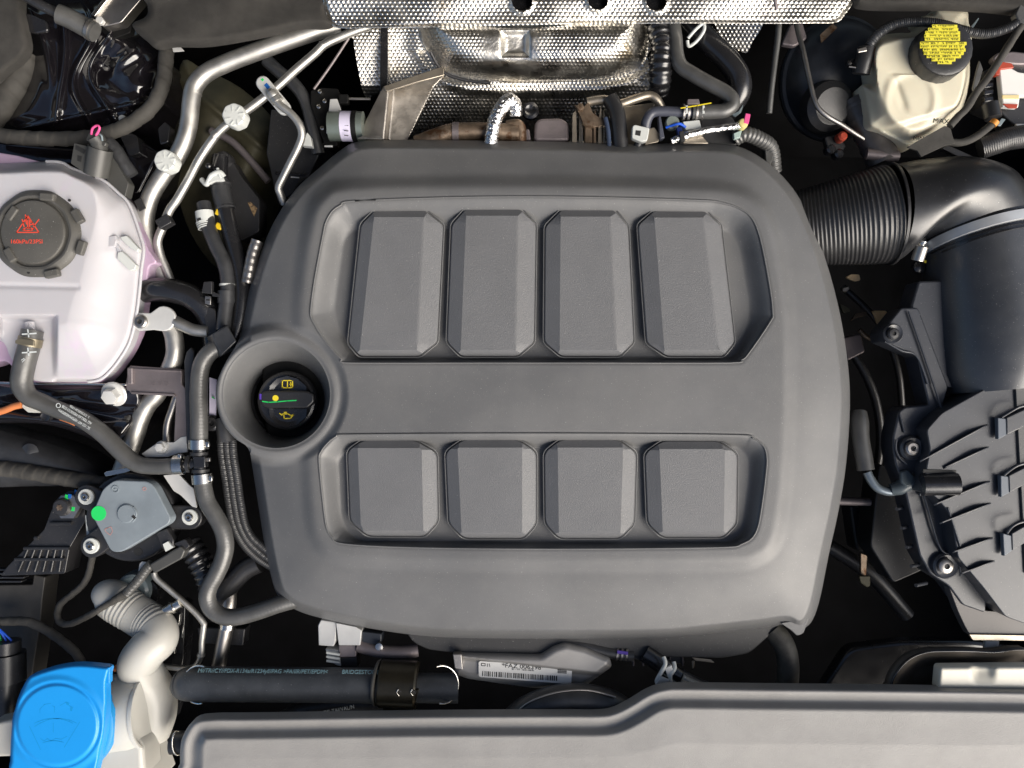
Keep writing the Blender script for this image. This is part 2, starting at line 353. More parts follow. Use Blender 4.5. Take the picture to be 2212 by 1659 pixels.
def cover_z(X, Y):
    d = np.maximum(-fo(X, Y), 0)
    z = -96 + 48 * (1 - (1 - np.clip(d / 19, 0, 1)) ** 1.25) + blur(38 * (1 - (1 - np.clip((d - 8) / 140, 0, 1)) ** 2), 9, 3)
    z = z - 10 * np.exp(-((Y - 305) / 90.) ** 2)
    cr = sm(1 - fc(X, Y) / 30.)
    cr = blur(cr, 2, 2)
    z = z * (1 - cr) + cr * (-2 - 1.5 * sm((np.abs(X - 1170) - 350) / 300))
    for f_r, f_f, dep in ((fr1, ff1, 36), (fr2, ff2, 33)):
        dr = f_r(X, Y); df = np.maximum(f_f(X, Y), 0); t = np.maximum(-dr, 0) / (np.maximum(-dr, 0) + df + 1e-6)
        z = z - dep * (.7 * sm(t) + .3 * t) - 1.2 * np.exp(-((dr - 1) / 2.2) ** 2)
    r = np.hypot(X - FX, Y - FY); k = sm((158 - r) / 22.)
    z = z * (1 - k) + k * (-9 - 6 * sm((r - 124) / 26) - 10 * sm((r - 128) / 4) * (X < 540)); z = z - 2.5 * sm((124 - r) / 6.)
    return z
hole = lambda X, Y: FR - np.hypot(X - FX, Y - FY)
hf('cover_body', (462, 296, 1842, 1386), 2.5, cover_z, M['cover'], cover, sdf=lambda X, Y: np.maximum(fo(X, Y), hole(X, Y)), skirt=34, angle=50)
# funnel that leads down to the oil filler
rg = []
for k, (t, dz) in enumerate([(0, -11.5), (.03, -13), (.10, -19), (.2, -30), (.35, -50), (.55, -78), (.75, -106), (.9, -126), (1, -140), (1.02, -150)]):
    rg.append((circ(FX + 24 * t, FY + 13 * t, FR + 1 - (FR - 78) * (1 - (1 - min(t, 1)) ** 1.2), 64), dz))
loft('filler_funnel', rg, M['cover'], cover, cap=False, capb=False, angle=60)
lathe('filler_collar', (621, 865, -144), [(79, -40), (79, 4), (76, 6), (72, 2), (70, -40)], M['blackg'], cover, seg=64)
PADS = [([(812, 454), (916, 454), (957, 486), (944, 738), (905, 769), (778, 769), (753, 740), (780, 486)], 26, 42),
        ([(1008, 451), (1122, 451), (1157, 484), (1153, 738), (1117, 769), (997, 769), (966, 738), (976, 486)], 30, 38),
        ([(1215, 453), (1325, 453), (1356, 488), (1368, 738), (1338, 769), (1213, 769), (1176, 738), (1178, 490)], 33, 36),
        ([(1415, 455), (1520, 455), (1556, 486), (1586, 738), (1561, 769), (1441, 769), (1397, 740), (1378, 487)], 37, 34),
        ([(785, 951), (895, 951), (943, 978), (946, 1125), (916, 1158), (795, 1157), (757, 1125), (751, 975)], 22, 32),
        ([(1002, 950), (1118, 950), (1158, 977), (1158, 1130), (1130, 1162), (1003, 1162), (970, 1130), (963, 977)], 26, 30),
        ([(1212, 950), (1334, 950), (1374, 978), (1369, 1130), (1338, 1162), (1208, 1162), (1178, 1130), (1176, 978)], 29, 28),
        ([(1432, 953), (1550, 953), (1592, 980), (1590, 1130), (1560, 1160), (1432, 1160), (1399, 1130), (1393, 980)], 32, 26)]
for i, (P, cl, cr_) in enumerate(PADS):
    y0, y1 = min(p[1] for p in P), max(p[1] for p in P); rr = 9 if i < 4 else 13
    base = rpoly(P, rr, 5); xc = sum(p[0] for p in P) / 8; yc = (y0 + y1) / 2; ct, cb = (15, 13) if i < 4 else (17, 12); top = -3.5 if i < 4 else -4.5
    (lx0, ly0), (lx1, ly1) = P[7], P[6]; (rx0, ry0), (rx1, ry1) = P[2], P[3]
    def inner(p, k, drop=13):
        x, y = p; xl = lx0 + (lx1 - lx0) * (y - ly0) / (ly1 - ly0) + cl; xr = rx0 + (rx1 - rx0) * (y - ry0) / (ry1 - ry0) - cr_
        xi = min(max(x, xl), xr); yi = min(max(y, y0 + ct), y1 - cb)
        # octagon corners keep a small chamfer of their own
        f = max(abs(x - xi) / (cl if x < xc else cr_), abs(y - yi) / (ct if y < yc else cb)); f = max(f, .35)
        return (x + (xi - x) * k, y + (yi - y) * k, top - drop * f * (1 - k))
    def grow(P_, g): return [(x + g * (1 if x > xc else -1), y + g * (1 if y > yc else -1)) for x, y in P_]
    o0_ = [inner(p, 0) for p in base]
    rings = [([(p[0], p[1], top) for p in [(xc + (q[0] - xc) * .9, yc + (q[1] - yc) * .95) for q in [inner(p, 1) for p in base]]], 0),
             ([inner(p, 1.0) for p in base], 0), ([inner(p, .94) for p in base], 0), ([inner(p, .5) for p in base], 0), ([inner(p, .06) for p in base], 0),
             ([(x, y, z - 1.6) for x, y, z in o0_], 0), ([(x, y, z - 6) for (x, y), (_, _, z) in zip(grow(base, .5), o0_)], 0), ([(x, y, -44) for x, y in grow(base, 1.2)], 0)]
    loft('raised_pad', rings, M['pad'], cover, angle=20)
    tube('pad_bead', [(p[0] + q[0], p[1] + q[1], p[2] - 4.5) for p, q in [(p, (3.0 * (1 if p[0] > xc + 20 else -1 if p[0] < xc - 20 else 0), 3.0 * (1 if p[1] > yc + 30 else -1 if p[1] < yc - 30 else 0))) for p in o0_]], 1.5, M['cover'], cover, 8, 1, closed=True)
def grow(P_, g): return list(P_)
tube('recess_bead', [(x, y, -0.9) for x, y in R1[::2]], 1.7, M['cover'], cover, 8, 2, closed=True)
tube('recess_bead', [(x, y, -0.9) for x, y in R2[::2]], 1.7, M['cover'], cover, 8, 2, closed=True)
prism('front_apron', [(868, 1352), (892, 1388), (925, 1404), (1000, 1413), (1180, 1412), (1400, 1419), (1560, 1422), (1618, 1412), (1650, 1385), (1700, 1335)], -92, 40, mat('shaded_apron_plastic', (.035, .035, .036), .45, bump=.4, scale=1200, dust=.3), cover, r=12, bev=5, seg=3)  # near-black colour paints in the shade below the cover's front edge
prism('corner_tab', [(1686, 1346), (1722, 1340), (1750, 1330), (1736, 1368), (1722, 1374), (1710, 1362)], -64, 30, M['cover'], cover, r=5, bev=3)
# oil filler cap
cap = T('oil_filler_cap', 'round black oil filler cap with yellow oil can symbol deep in the cover funnel', 'oil cap', 620, 866, -95)
lathe('cap_disc', (620, 866, -92), [(52, 5), (56, 6), (61, 4), (64, -1), (65, -8), (64, -40)], M['blackg'], cap, seg=64)
for yy, sgn in ((838, 1), (897, -1)):
    P = [(581, yy + 14 * sgn), (583, yy - 4 * sgn), (598, yy - 20 * sgn), (620, yy - 26 * sgn), (642, yy - 20 * sgn), (661, yy - 4 * sgn), (663, yy + 14 * sgn)]
    Q = [(590, yy + 13 * sgn), (594, yy - 1 * sgn), (604, yy - 11 * sgn), (621, yy - 15 * sgn), (638, yy - 11 * sgn), (650, yy - 1 * sgn), (653, yy + 13 * sgn)]
    loft('cap_land', [(Q, -81), (P, -77), (grow(P, 0), -84)], M['blackg'], cap, angle=20)
prism('cap_grip', [(563, 849), (575, 844), (660, 844), (677, 850), (679, 868), (664, 882), (575, 882), (563, 874)], -66, 24, M['black'], cap, r=6, bev=4, seg=3)
yz = -79.6
strokes('manual_symbol', [[(610, 822), (632, 822), (632, 837), (621, 838), (610, 837), (610, 822)], [(621, 823), (621, 838)], [(628, 826), (628, 834)], [(626, 830), (630, 830)]], 2.2, yz, M['yellow'], cap)
strokes('oil_can_symbol', [[(609, 895), (613, 895), (614, 904), (627, 904), (634, 896), (628, 898), (622, 894), (611, 894)], [(604, 893), (609, 897)], [(614, 891), (619, 891)]], 2.2, yz, M['yellow'], cap)
prism('paint_dot', circ(595, 860, 6.5, 16), -65.2, .8, M['yellow'], cap, bev=0)
strokes('chalk_mark', [[(567, 867), (580, 869), (600, 868), (620, 866), (640, 865)]], 2.2, -65.2, M['green'], cap)
prism('blue_mark', rect(563, 857, 5, 12), -67, .8, M['purple'], cap, bev=0)

# engine block below the cover, seen only in the gaps
eb = T('engine_block', 'dark cast engine block hidden beneath the cover', 'engine block', 1140, 850, -300)
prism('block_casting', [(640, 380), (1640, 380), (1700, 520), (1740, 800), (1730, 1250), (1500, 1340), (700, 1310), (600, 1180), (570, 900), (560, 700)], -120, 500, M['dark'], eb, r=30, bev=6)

# ================================================================== front panel
FP = spline([(389, 1720), (389, 1650), (390, 1610), (399, 1582), (420, 1556), (460, 1549), (553, 1548), (900, 1543), (1200, 1541), (1290, 1541), (1325, 1536), (1360, 1519), (1400, 1495), (1435, 1484), (1480, 1482), (1659, 1484), (1950, 1487), (2260, 1492), (2320, 1500), (2330, 1600), (2330, 1720), (1600, 1730), (900, 1730)], 5)
fp = psdf(FP)
def panel_z(X, Y):
    d = -fp(X, Y)
    return 8 + 15 * (1 - (1 - np.clip(d / 10, 0, 1)) ** 2) - 4 * sm((d - 9) / 18) + 20 * sm((d - 27) / 24.) + 6 * sm((d - 50) / 160)
pn = T('front_panel_cover', 'pale grey textured plastic cover across the front of the bay along the bottom edge', 'panel cover', 1300, 1600, -10)
hf('panel_shell', (385, 1478, 2330, 1724), 3, panel_z, M['trim'], pn, sdf=fp, skirt=22, angle=60)

# ================================================================== heat shields
def dimple(X, Y, p=10.2, q=8.4, amp=2.1):
    v = Y / q; row = np.floor(v); u_ = X / p + .5 * (row % 2); fx = (u_ - np.floor(u_)) - .5; fy = (v - row) - .5
    return amp * np.exp(-(fx * fx + fy * fy) * 15)
hs_ = T('upper_heat_shield', 'embossed shiny aluminium heat shield with round holes along the top edge', 'heat shield', 1270, 30, -30)
HS = spline([(690, -60), (697, 0), (705, 30), (716, 54), (745, 62), (800, 61), (950, 58), (1100, 55), (1240, 52), (1380, 51), (1500, 50), (1660, 51), (1760, 50), (1808, 48), (1826, 30), (1846, 0), (1870, -60), (1500, -70), (1000, -70)], 4)
fhs = psdf(HS)
hs_holes = [(1128, 4, 22), (1292, 1, 22), (1418, 3, 22)]
def hs_s(X, Y):
    d = fhs(X, Y)
    for hx, hy, hr in hs_holes: d = np.maximum(d, hr - np.hypot(X - hx, (Y - hy) * 1.15))
    return d
def hs_z(X, Y):
    d = -fhs(X, Y); z = -62 + 20 * sm((60 - Y) / 90) - 9 * (1 - sm(d / 9)) + 5 * np.sin(X / 120.) + 4 * np.sin(X / 47. + Y / 30.)
    for hx, hy, hr in hs_holes: z = z + 5 * np.exp(-((np.hypot(X - hx, Y - hy) - hr) / 5) ** 2)
    return z + dimple(X + 1.5 * np.sin(Y / 17.), Y)
hf('shield_sheet', (688, -66, 1872, 64), 1.5, hs_z, M['shield'], hs_, sdf=hs_s)
for hx, hy, hr in hs_holes: lathe('hole_plug', (hx, hy, -78), [(5, 4), (14, 2), (24, 0)], M['blackg'], hs_, seg=24)
ls = T('lower_heat_shield', 'dimpled silver heat shield with a bulged pocket behind the engine cover', 'heat shield', 1130, 180, -150)
LS = spline([(757, 50), (762, 80), (772, 140), (786, 204), (800, 208), (822, 212), (826, 300), (840, 340), (1300, 340), (1345, 240), (1400, 195), (1412, 170), (1398, 120), (1400, 40), (1000, 30)], 3)
BG = spline([(900, 20), (905, 60), (915, 95), (935, 125), (960, 150), (1010, 170), (1080, 176), (1200, 175), (1290, 172), (1345, 160), (1385, 138), (1396, 110), (1398, 60), (1396, 20)], 3)
fls, fbg = psdf(LS), psdf(BG)
def ls_z(X, Y):
    b = -fbg(X, Y); slope = -185 - .25 * (Y - 180) - .7 * np.clip(Y - 184, 0, 120) + .05 * np.abs(X - 1130)
    k = np.clip(b / 70, 0, 1); bul = 78 * (1 - (1 - k) ** 2.2) * (b > 0)
    z = slope + bul + 12 * sm((b + 3) / 6.)
    z = z - 14 * np.exp(-((np.maximum(np.abs(X - 1113), np.abs(Y - 95) * 1.1) - 0) / 28.) ** 6)
    z = z + 7 * np.exp(-((b + 22) / 9.) ** 2) * (Y > 110)
    z = z + 8 * np.sin((X + Y) / 60.) * (b < 0) + 9 * np.exp(-((X - 905) / 22.) ** 2) * (Y < 110)
    flat = sm((np.abs(X - 1100) - 45) / 30.) + sm((Y - 176) / 4.)
    return z + dimple(X, Y, 8.6, 7.6, 1.9) * np.clip(flat, 0, 1)
hf('shield_sheet', (755, 28, 1415, 342), 1.6, ls_z, M['shield'], ls, sdf=fls)
lathe('retaining_bolt', (1115, 94, -118), [(3, 8), (7, 7), (8, 0), (18, -2), (20, -6)], M['dark'], ls, seg=20)
tube('stud', [(1113, 92, -112), (1114, 108, -106)], 3, M['khaki'], ls, 10)
tube('shield_seam', [(930, 112, -120), (945, 140, -134), (965, 160, -142), (1010, 174, -150), (1060, 179, -152)], 3.5, M['black'], ls, 10)
lathe('grommet', (1146, 240, -170), [(5, 2), (12, 6), (18, 4), (19, -4)], M['blackg'], ls, seg=24)
rail = prism('guide_rail', [(822, 40), (838, 40), (838, 196), (820, 198)], -120, 30, M['blackg'], bev=2)
tag(rail, 'narrow glossy black vertical rail standing between two pieces of dimpled shield', 'rail')
o = hf('side_shield', (1545, 40, 1650, 118), 1.6, lambda X, Y: -170 - .5 * (Y - 60) + .3 * (X - 1590) + dimple(X, Y, 9, 8, 2.4), M['shield'], sdf=psdf(spline([(1548, 42), (1560, 80), (1580, 100), (1612, 114), (1625, 90), (1645, 60), (1640, 40)], 4)))
tag(o, 'small scrap of dimpled shield hanging right of the heater hoses', 'heat shield')

# felt insulation
f1 = spline([(300, -60), (318, 10), (315, 35), (287, 50), (292, 66), (312, 84), (337, 102), (375, 96), (450, 95), (553, 78), (640, 60), (713, 54), (704, 20), (696, -60)], 5)
ff = psdf(f1)
o = hf('insulation_mat', (280, -64, 716, 106), 3, lambda X, Y: -70 + 16 * (1 - (1 - np.clip(-ff(X, Y) / 16, 0, 1)) ** 2) + 6 * np.sin(X / 60) + 3 * np.sin(Y / 20 + X / 35), M['felt'], sdf=ff, skirt=16)
tag(o, 'dark grey felt insulation mat at the top left above the metal pipes', 'insulation mat')
f2 = spline([(1838, -60), (1845, 0), (1870, 14), (1950, 17), (2050, 16), (2130, 20), (2260, 24), (2260, -60)], 5)
ff2 = psdf(f2)
o = hf('insulation_mat', (1834, -64, 2262, 28), 3, lambda X, Y: -40 + 16 * (1 - (1 - np.clip(-ff2(X, Y) / 16, 0, 1)) ** 2) + 5 * np.sin(X / 60), M['felt'], sdf=ff2, skirt=16)
tag(o, 'strip of dark felt along the top right edge above the brake fluid reservoir', 'insulation mat')
f3 = spline([(-60, -60), (40, -40), (48, 20), (56, 60), (60, 110), (20, 150), (-60, 190)], 5)
ff3 = psdf(f3)
o = hf('insulation_mat', (-64, -64, 64, 192), 4, lambda X, Y: -110 + 14 * (1 - (1 - np.clip(-ff3(X, Y) / 16, 0, 1)) ** 2) + 5 * np.sin(Y / 30), M['felt'], sdf=ff3, skirt=16)
tag(o, 'dark felt lining in the top left corner beside the strut tower', 'insulation mat')

# ================================================================== top left: strut tower, strut, looms
ST = spline([(45, 0), (50, 40), (60, 110), (52, 180), (25, 230), (10, 258), (40, 276), (110, 285), (200, 280), (280, 270), (325, 235), (345, 190), (345, 130), (330, 95), (290, 60), (250, 0)], 4)
fst = psdf(ST)
def st_z(X, Y):
    d = -fst(X, Y); z = -190 + 46 * (1 - (1 - np.clip(d / 50, 0, 1)) ** 2)
    z = z + 16 * np.exp(-((X - 70 - .25 * Y + .0012 * (Y - 120) ** 2) / 12.) ** 2) * sm((230 - Y) / 80)
    z = z + 14 * np.exp(-((X - 180 - 22 * np.sin(Y / 38.)) / 7.) ** 2) + 12 * np.exp(-((X - 225 - 30 * np.sin(Y / 42. + 1)) / 8.) ** 2)
    z = z + 12 * np.exp(-((X - 130 - 10 * np.sin(Y / 60.)) / 9.) ** 2) + 10 * np.exp(-((Y - 262 + .22 * (X - 120)) / 6.) ** 2)
    z = z + 7 * np.sin(X / 13. + np.sin(Y / 21.) * 2) * np.sin(Y / 17. + X / 40.) * sm((X - 170) / 60)
    return z - 26 * np.exp(-(((X - 225) / 20.) ** 2 + ((Y - 150) / 24.) ** 2))
tw = T('strut_tower', 'glossy black painted strut tower with creased folds at the top left', 'strut tower', 190, 150, -200)
hf('tower_shell', (8, -4, 350, 290), 2, st_z, M['paint'], tw, sdf=fst, skirt=200)
lathe('plug', (264, 256, -150), [(3, 3), (7, 2), (8, 0), (8, -8)], M['white'], tw, seg=20)
for (x, y) in ((160, 178), (246, 140), (162, 165)): lathe('stud', (x, y, -150), [(4, 8), (7, 6), (8, -20)], M['dark'], tw, seg=12)
prism('top_bracket', [(47, 30), (62, 28), (100, 45), (104, 66), (75, 72), (54, 66)], -118, 10, M['blackg'], tw, r=6, bev=3)
gs = T('gas_strut', 'black bonnet gas strut with a chunky grey end socket at the top left', 'gas strut', 110, 20, -80)
tube('rod', [(20, -30, -60), (90, 12, -70), (148, 38, -84)], 11, M['black'], gs)
tube('end_socket', [(126, 30, -78), (150, 40, -84), (180, 56, -92), (206, 70, -96)], 21, M['rubberg'], gs, seg=24, sub=2)
band('socket_ring', (196, 64, -94), (1, .5, -.15), 20.5, 7, 2.5, M['alud'], gs)
prism('socket_window', rect(185, 50, 6, 18, 20), -71, 4, M['ink'], gs, bev=1)
br = T('hinge_bracket', 'grey brown folded steel bracket at the top edge left of the felt', 'bracket', 240, 20, -110)
prism('bracket_arm', [(232, -20), (320, -20), (262, 48), (222, 58), (205, 38)], -105, 30, M['alud'], br, r=5, bev=3)
prism('bracket_edge', [(196, 30), (235, -20), (246, -20), (204, 36)], -98, 8, M['steel'], br, bev=1.5)
prism('bracket_nut', circ(214, 43, 9, 6), -92, 12, M['zinc'], br, bev=1)
prism('bracket_foot', [(212, 60), (250, 45), (285, 40), (282, 70), (240, 85)], -135, 20, M['dark'], br, r=5, bev=2)
o = tube('wiring_loom', [(-40, 285, -120), (30, 296, -118), (110, 300, -115), (190, 297, -112), (240, 286, -115), (290, 262, -120), (330, 228, -128), (352, 180, -136), (358, 130, -145), (362, 96, -150)], 15.5, M['tape'], seg=18, sub=8, step=2.2, rf=wrap(34, .09))
tag(o, 'thick cloth taped loom curving round the glossy strut tower', 'wiring loom')
o = tube('wiring_loom', [(-30, 270, -160), (10, 220, -165), (45, 160, -170), (60, 120, -175)], 26, M['tape'], seg=18, sub=8, step=3, rf=wrap(30, .06))
tag(o, 'fat grey taped loom at the left edge below the corner felt', 'wiring loom')
o = prism('inner_wing', [(-60, 300), (140, 318), (230, 320), (300, 300), (345, 330), (300, 420), (240, 440), (180, 360), (-60, 345)], -170, 200, M['paint'], bev=8, r=14, seg=3)
tag(o, 'glossy black inner wing ledge between the loom and the coolant tank', 'inner wing')
tb = T('wire_clip', 'small white steel tag under the felt edge at the top of the loom', 'clip', 385, 100, -140)
prism('clip_plate', [(370, 94), (385, 96), (398, 110), (374, 112)], -120, 3, M['zinc'], tb, bev=.6)

# khaki casting behind the pipes
fk = psdf(spline([(395, 130), (440, 150), (520, 190), (590, 260), (600, 340), (560, 430), (520, 560), (470, 580), (410, 500), (380, 400), (370, 300), (380, 200)], 4))
o = hf('gearbox_casting', (366, 126, 606, 586), 5, lambda X, Y: -330 + 60 * (1 - (1 - np.clip(-fk(X, Y) / 70, 0, 1)) ** 2) + 10 * np.sin(X / 22. + Y / 40.) + 14 * np.exp(-((Y - 200 - .8 * (X - 420)) / 10.) ** 2), M['khaki'], sdf=fk, skirt=150)
tag(o, 'dull khaki metal casting deep behind the two aluminium pipes', 'gearbox casting')
rb = tube('wishbone_rod', [(455, 282, -250), (500, 305, -250), (540, 345, -252), (580, 392, -256)], 8, M['cast'], seg=10); tag(rb, 'slim brownish rod lying over the khaki casting', 'rod')

# ================================================================== aluminium pipes
ap = T('aircon_pipe', 'thick bright aluminium pipe bending down from the top felt to the coolant tank', 'pipe', 430, 300, -110)
tube('pipe_run', cB((720, 240, -120), (560, 258, -110)) + [(620, 88, -104), (553, 112, -100), (490, 136, -100), (446, 158, -100), (421, 186, -100), (413, 220, -100), (409, 260, -102), (400, 300, -104), (380, 342, -108), (350, 382, -112), (327, 420, -116), (316, 458, -120), (314, 490, -125), (322, 525, -130), (342, 572, -138), (358, 620, -145)], 18.5, M['alu'], ap, seg=24, sub=6)
for c_, ax in (((417, 200, -100), (-.3, 1, 0)), ((407, 272, -103), (-.15, 1, 0))): band('weld_bead', c_, ax, 18.2, 2, .8, M['alu'], ap)
prism('pipe_marker', rect(302, 442, 26, 16, 62), -94, 3, M['black'], ap, bev=1)
ap2 = T('service_pipe', 'slimmer aluminium pipe running beside the thick one down to the black clip', 'pipe', 450, 300, -90)
tube('pipe_run', [(800, 56, -92), (770, 66, -90), (735, 80, -90), (700, 97, -88), (680, 116, -88), (640, 150, -88), (596, 190, -88), (553, 224, -88), (510, 255, -88), (480, 278, -90), (458, 303, -92), (430, 345, -95), (405, 392, -98), (382, 432, -100), (366, 455, -104), (352, 490, -108), (341, 520, -112), (346, 550, -118), (358, 580, -124), (370, 610, -130)], 9.2, M['alu'], ap2, seg=18, sub=5)
band('pipe_joint', (465, 292, -91), (-.7, .7, 0), 9, 10, 1.5, M['alu'], ap2); band('pipe_joint', (697, 98, -88), (-.7, .6, 0), 9, 3, 1, M['alu'], ap2)
prism('pipe_clip', rect(352, 478, 30, 22, -30), -84, 26, M['black'], ap2, r=3, bev=2)
for x, y, r, lb, nm in ((507, 250, 25, 'white ribbed dust cap on the slimmer aluminium pipe', 0), (359, 348, 23.5, 'white ribbed dust cap on the thick aluminium pipe', 1)):
    c_ = T('dust_cap', lb, 'dust cap', x, y, -75, 'white dust caps on the aluminium pipes')
    lathe('cap_body', (x, y, -70), [(r * .5, 9), (r * .88, 8.5), (r * .98, 6), (r, 2), (r, -22)], M['white'], c_, seg=48, rf=lambda a, i: 1 + .022 * math.cos(8 * a) * (i > 0))
    for k in range(8):
        a = k * PI / 4 + .3; strokes('cap_rib', [[(x + r * .42 * math.cos(a), y + r * .42 * math.sin(a)), (x + r * .86 * math.cos(a + .18), y + r * .86 * math.sin(a + .18))]], 1.8, -59.2, M['white'], c_, 2)
fgl = T('flanged_pipe', 'bent aluminium pipe with an oval flange left of the solenoid valve', 'pipe', 600, 230, -85)
def stad(x0, y0, x1, y1, r, n=8):
    a = math.atan2(y1 - y0, x1 - x0); P = [(x1 + r * math.cos(a - PI / 2 + PI * i / n), y1 + r * math.sin(a - PI / 2 + PI * i / n)) for i in range(n + 1)]
    return P + [(x0 + r * math.cos(a + PI / 2 + PI * i / n), y0 + r * math.sin(a + PI / 2 + PI * i / n)) for i in range(n + 1)]
prism('oval_flange', stad(567, 178, 612, 232, 15), -70, 12, M['zinc'], fgl, bev=3)
tube('pipe_run', [(582, 196, -62), (592, 212, -60), (606, 228, -62), (628, 245, -66), (646, 268, -70), (652, 292, -76), (644, 318, -82), (628, 350, -90), (612, 382, -98), (602, 405, -104), (606, 420, -112), (614, 440, -125)], 8.3, M['alu'], fgl, sub=6)
lathe('swaged_collar', (592, 208, -62), [(8, -12), (12, -10), (12.5, 0), (11, 3), (13, 5), (13, 14), (9, 15)], M['alu'], fgl, axis=(.55, .8, -.1), seg=24)
prism('blue_mark', rect(577, 186, 12, 8, 50), -69, .6, M['bluep'], fgl, bev=0); prism('green_mark', rect(567, 172, 5, 5, 50), -69, .6, M['green'], fgl, bev=0)

# solenoid valve unit and surrounding bits
sv_ = T('solenoid_valve', 'grey green cylindrical valve with white label on a studded black bracket', 'valve', 720, 260, -120)
prism('valve_bracket', cB((470, 780), (560, 755), (710, 765), (720, 900), (700, 1260), (600, 1275), (470, 900)), -130, 30, M['dark'], sv_, r=4, bev=2)
for q in cB((555, 795), (597, 878), (545, 925), (575, 1110)): lathe('stud', (q[0], q[1], -126), [(2, 5), (4.5, 4), (5, -6)], M['steel'], sv_, seg=12)
prism('mounting_strap', cB((640, 855), (700, 852), (735, 950), (690, 960), (660, 1150), (605, 1150)), -112, 6, M['zinc'], sv_, bev=1)
tube('valve_body', [(712, 273, -108), (738, 273, -108), (764, 273, -108), (786, 273, -108)], 31, mat('grey_green_metal', (.20, .235, .21), .35, .5, var=.15), sv_, seg=28, sharp=True)
band('body_ring', (768, 273, -108), (1, 0, 0), 31, 10, 1.5, M['dark'], sv_)
tube('paper_label', [(739, 273, -108), (762, 273, -108)], 31.7, M['lilac'], sv_, seg=28, sharp=True)
for yy in (258, 270, 282, 292): strokes('label_print', [[(744, yy), (752, yy + 1)]], 2, -75.4, M['ink'], sv_)
tube('plunger_rod', [(738, 213, -125), (800, 214, -125)], 3, M['alud'], sv_, 8); prism('rod_nut', rect(742, 213, 20, 20), -112, 16, M['dark'], sv_, r=3, bev=2)
prism('bracket_foot', cB((590, 1255), (660, 1255), (660, 1270), (590, 1268)), -100, 4, M['zinc'], sv_, bev=.8)
tb2 = prism('terminal_block', cB((395, 1255), (440, 1140), (470, 1180), (485, 1265)), -110, 20, M['white'], bev=1.5); tag(tb2, 'small white connector tip behind the bent flanged pipe', 'connector')
o = tube('vacuum_hose', cB((90, 520, -150), (200, 620, -150), (340, 740, -150), (430, 880, -152), (490, 1100, -155), (540, 1330, -165)), 14, M['rubber'], seg=16, sub=6); tag(o, 'dark rubber hose passing behind the solenoid valve', 'hose')
o = tube('thin_rod', cB((800, 330, -110), (650, 560, -118), (500, 770, -125)), 3, M['cast'], seg=8); tag(o, 'thin brown rod slanting down from the pipes to the valve', 'rod')
gb = T('control_box', 'black box half hidden between the flanged pipe and the engine cover', 'box', 640, 340, -200)
prism('box_body', [(585, 235), (640, 245), (700, 310), (660, 400), (600, 440), (575, 330)], -190, 100, M['black'], gb, r=5, bev=3)
prism('box_rib', [(595, 370), (660, 372), (660, 378), (595, 377)], -186, 8, M['blackg'], gb, bev=1); prism('box_tag', rect(637, 383, 18, 2.4, 4), -180, 2, M['zinc'], gb, bev=0)

# exhaust guard and stained exhaust parts behind the cover
eg = T('exhaust_guard', 'bent bare metal guard plate beside the lower heat shield', 'guard', 860, 220, -110)
fgd = psdf([(828, 187), (770, 300), (880, 303), (900, 262), (935, 190), (960, 162), (954, 144)])
hf('guard_sheet', (766, 140, 964, 306), 3, lambda X, Y: -105 - .28 * np.maximum(X - 840, 0) - .1 * (Y - 200) - 26 * sm((X - 838 + .1 * (Y - 200)) / 12) , mat('bare_guard_steel', (.50, .46, .41), .34, .95, bump=.3, scale=200, var=.25, vscale=20, rvar=.1), eg, sdf=fgd, skirt=4)
prism('folded_lip', [(828, 186), (880, 168), (953, 144), (960, 148), (958, 163), (900, 178), (842, 196), (832, 196)], -92, 4, M['beige'], eg, bev=1.5)
ex = T('exhaust_manifold', 'brown heat stained manifold pieces peeping over the rear cover edge', 'exhaust manifold', 1060, 285, -140)
tube('stained_runner', [(900, 312, -130), (950, 294, -122), (980, 286, -120), (1042, 284, -120), (1120, 288, -125)], 19, M['brown'], ex, seg=20)
band('runner_band', (985, 286, -120), (1, 0, 0), 19.5, 14, 2, M['cast'], ex)
tube('stained_runner', [(1096, 275, -128), (1110, 272, -125), (1122, 276, -125), (1124, 310, -130)], 14, M['brown'], ex, seg=16)
prism('turbo_housing', cC((190, 1220), (195, 1060), (240, 1020), (430, 1015), (490, 1060), (500, 1220)), -118, 50, M['cast'], ex, r=9, bev=8, seg=4)
prism('housing_lug', cC((85, 1210), (95, 1120), (150, 1110), (165, 1210)), -125, 30, M['cast'], ex, r=5, bev=4)
for x0, w_, mm in ((520, 34, 'beige'), (580, 26, 'steel'), (630, 60, 'brown'), (705, 16, 'brown'), (745, 26, 'beige'), (785, 18, 'steel')):
    prism('stained_fin', cC((x0, 1250), (x0 + 4, 940 + (x0 * 7) % 90), (x0 + w_, 900 + (x0 * 13) % 110), (x0 + w_ + 6, 1250)), -112 + (x0 % 9), 30, M[mm], ex, r=2, bev=1.5)
prism('stained_flange', cC((540, 900), (600, 950), (660, 880), (700, 980), (800, 1040), (810, 1080), (700, 1100), (620, 1080), (590, 1000)), -100, 12, M['brown'], ex, r=4, bev=2)
lathe('flange_nut', cC((590, 930))[0] + (-90,), [(4, 7), (8, 6), (9, -4)], M['brown'], ex, seg=6)
o = tube('foil_wrapped_pipe', [(1060, 312, -95), (1063, 290, -90), (1070, 258, -86), (1084, 232, -84), (1100, 217, -86), (1112, 228, -94), (1113, 248, -105)], 15.5, M['foil'], seg=20, sub=10, rf=crinkle(.09)); tag(o, 'crinkled silver foil wrapped pipe looping up behind the cover', 'pipe')
tc_ = T('turbo_clamp', 'wide black band clamp standing behind the cover next to the stained fins', 'clamp', 1330, 265, -100)
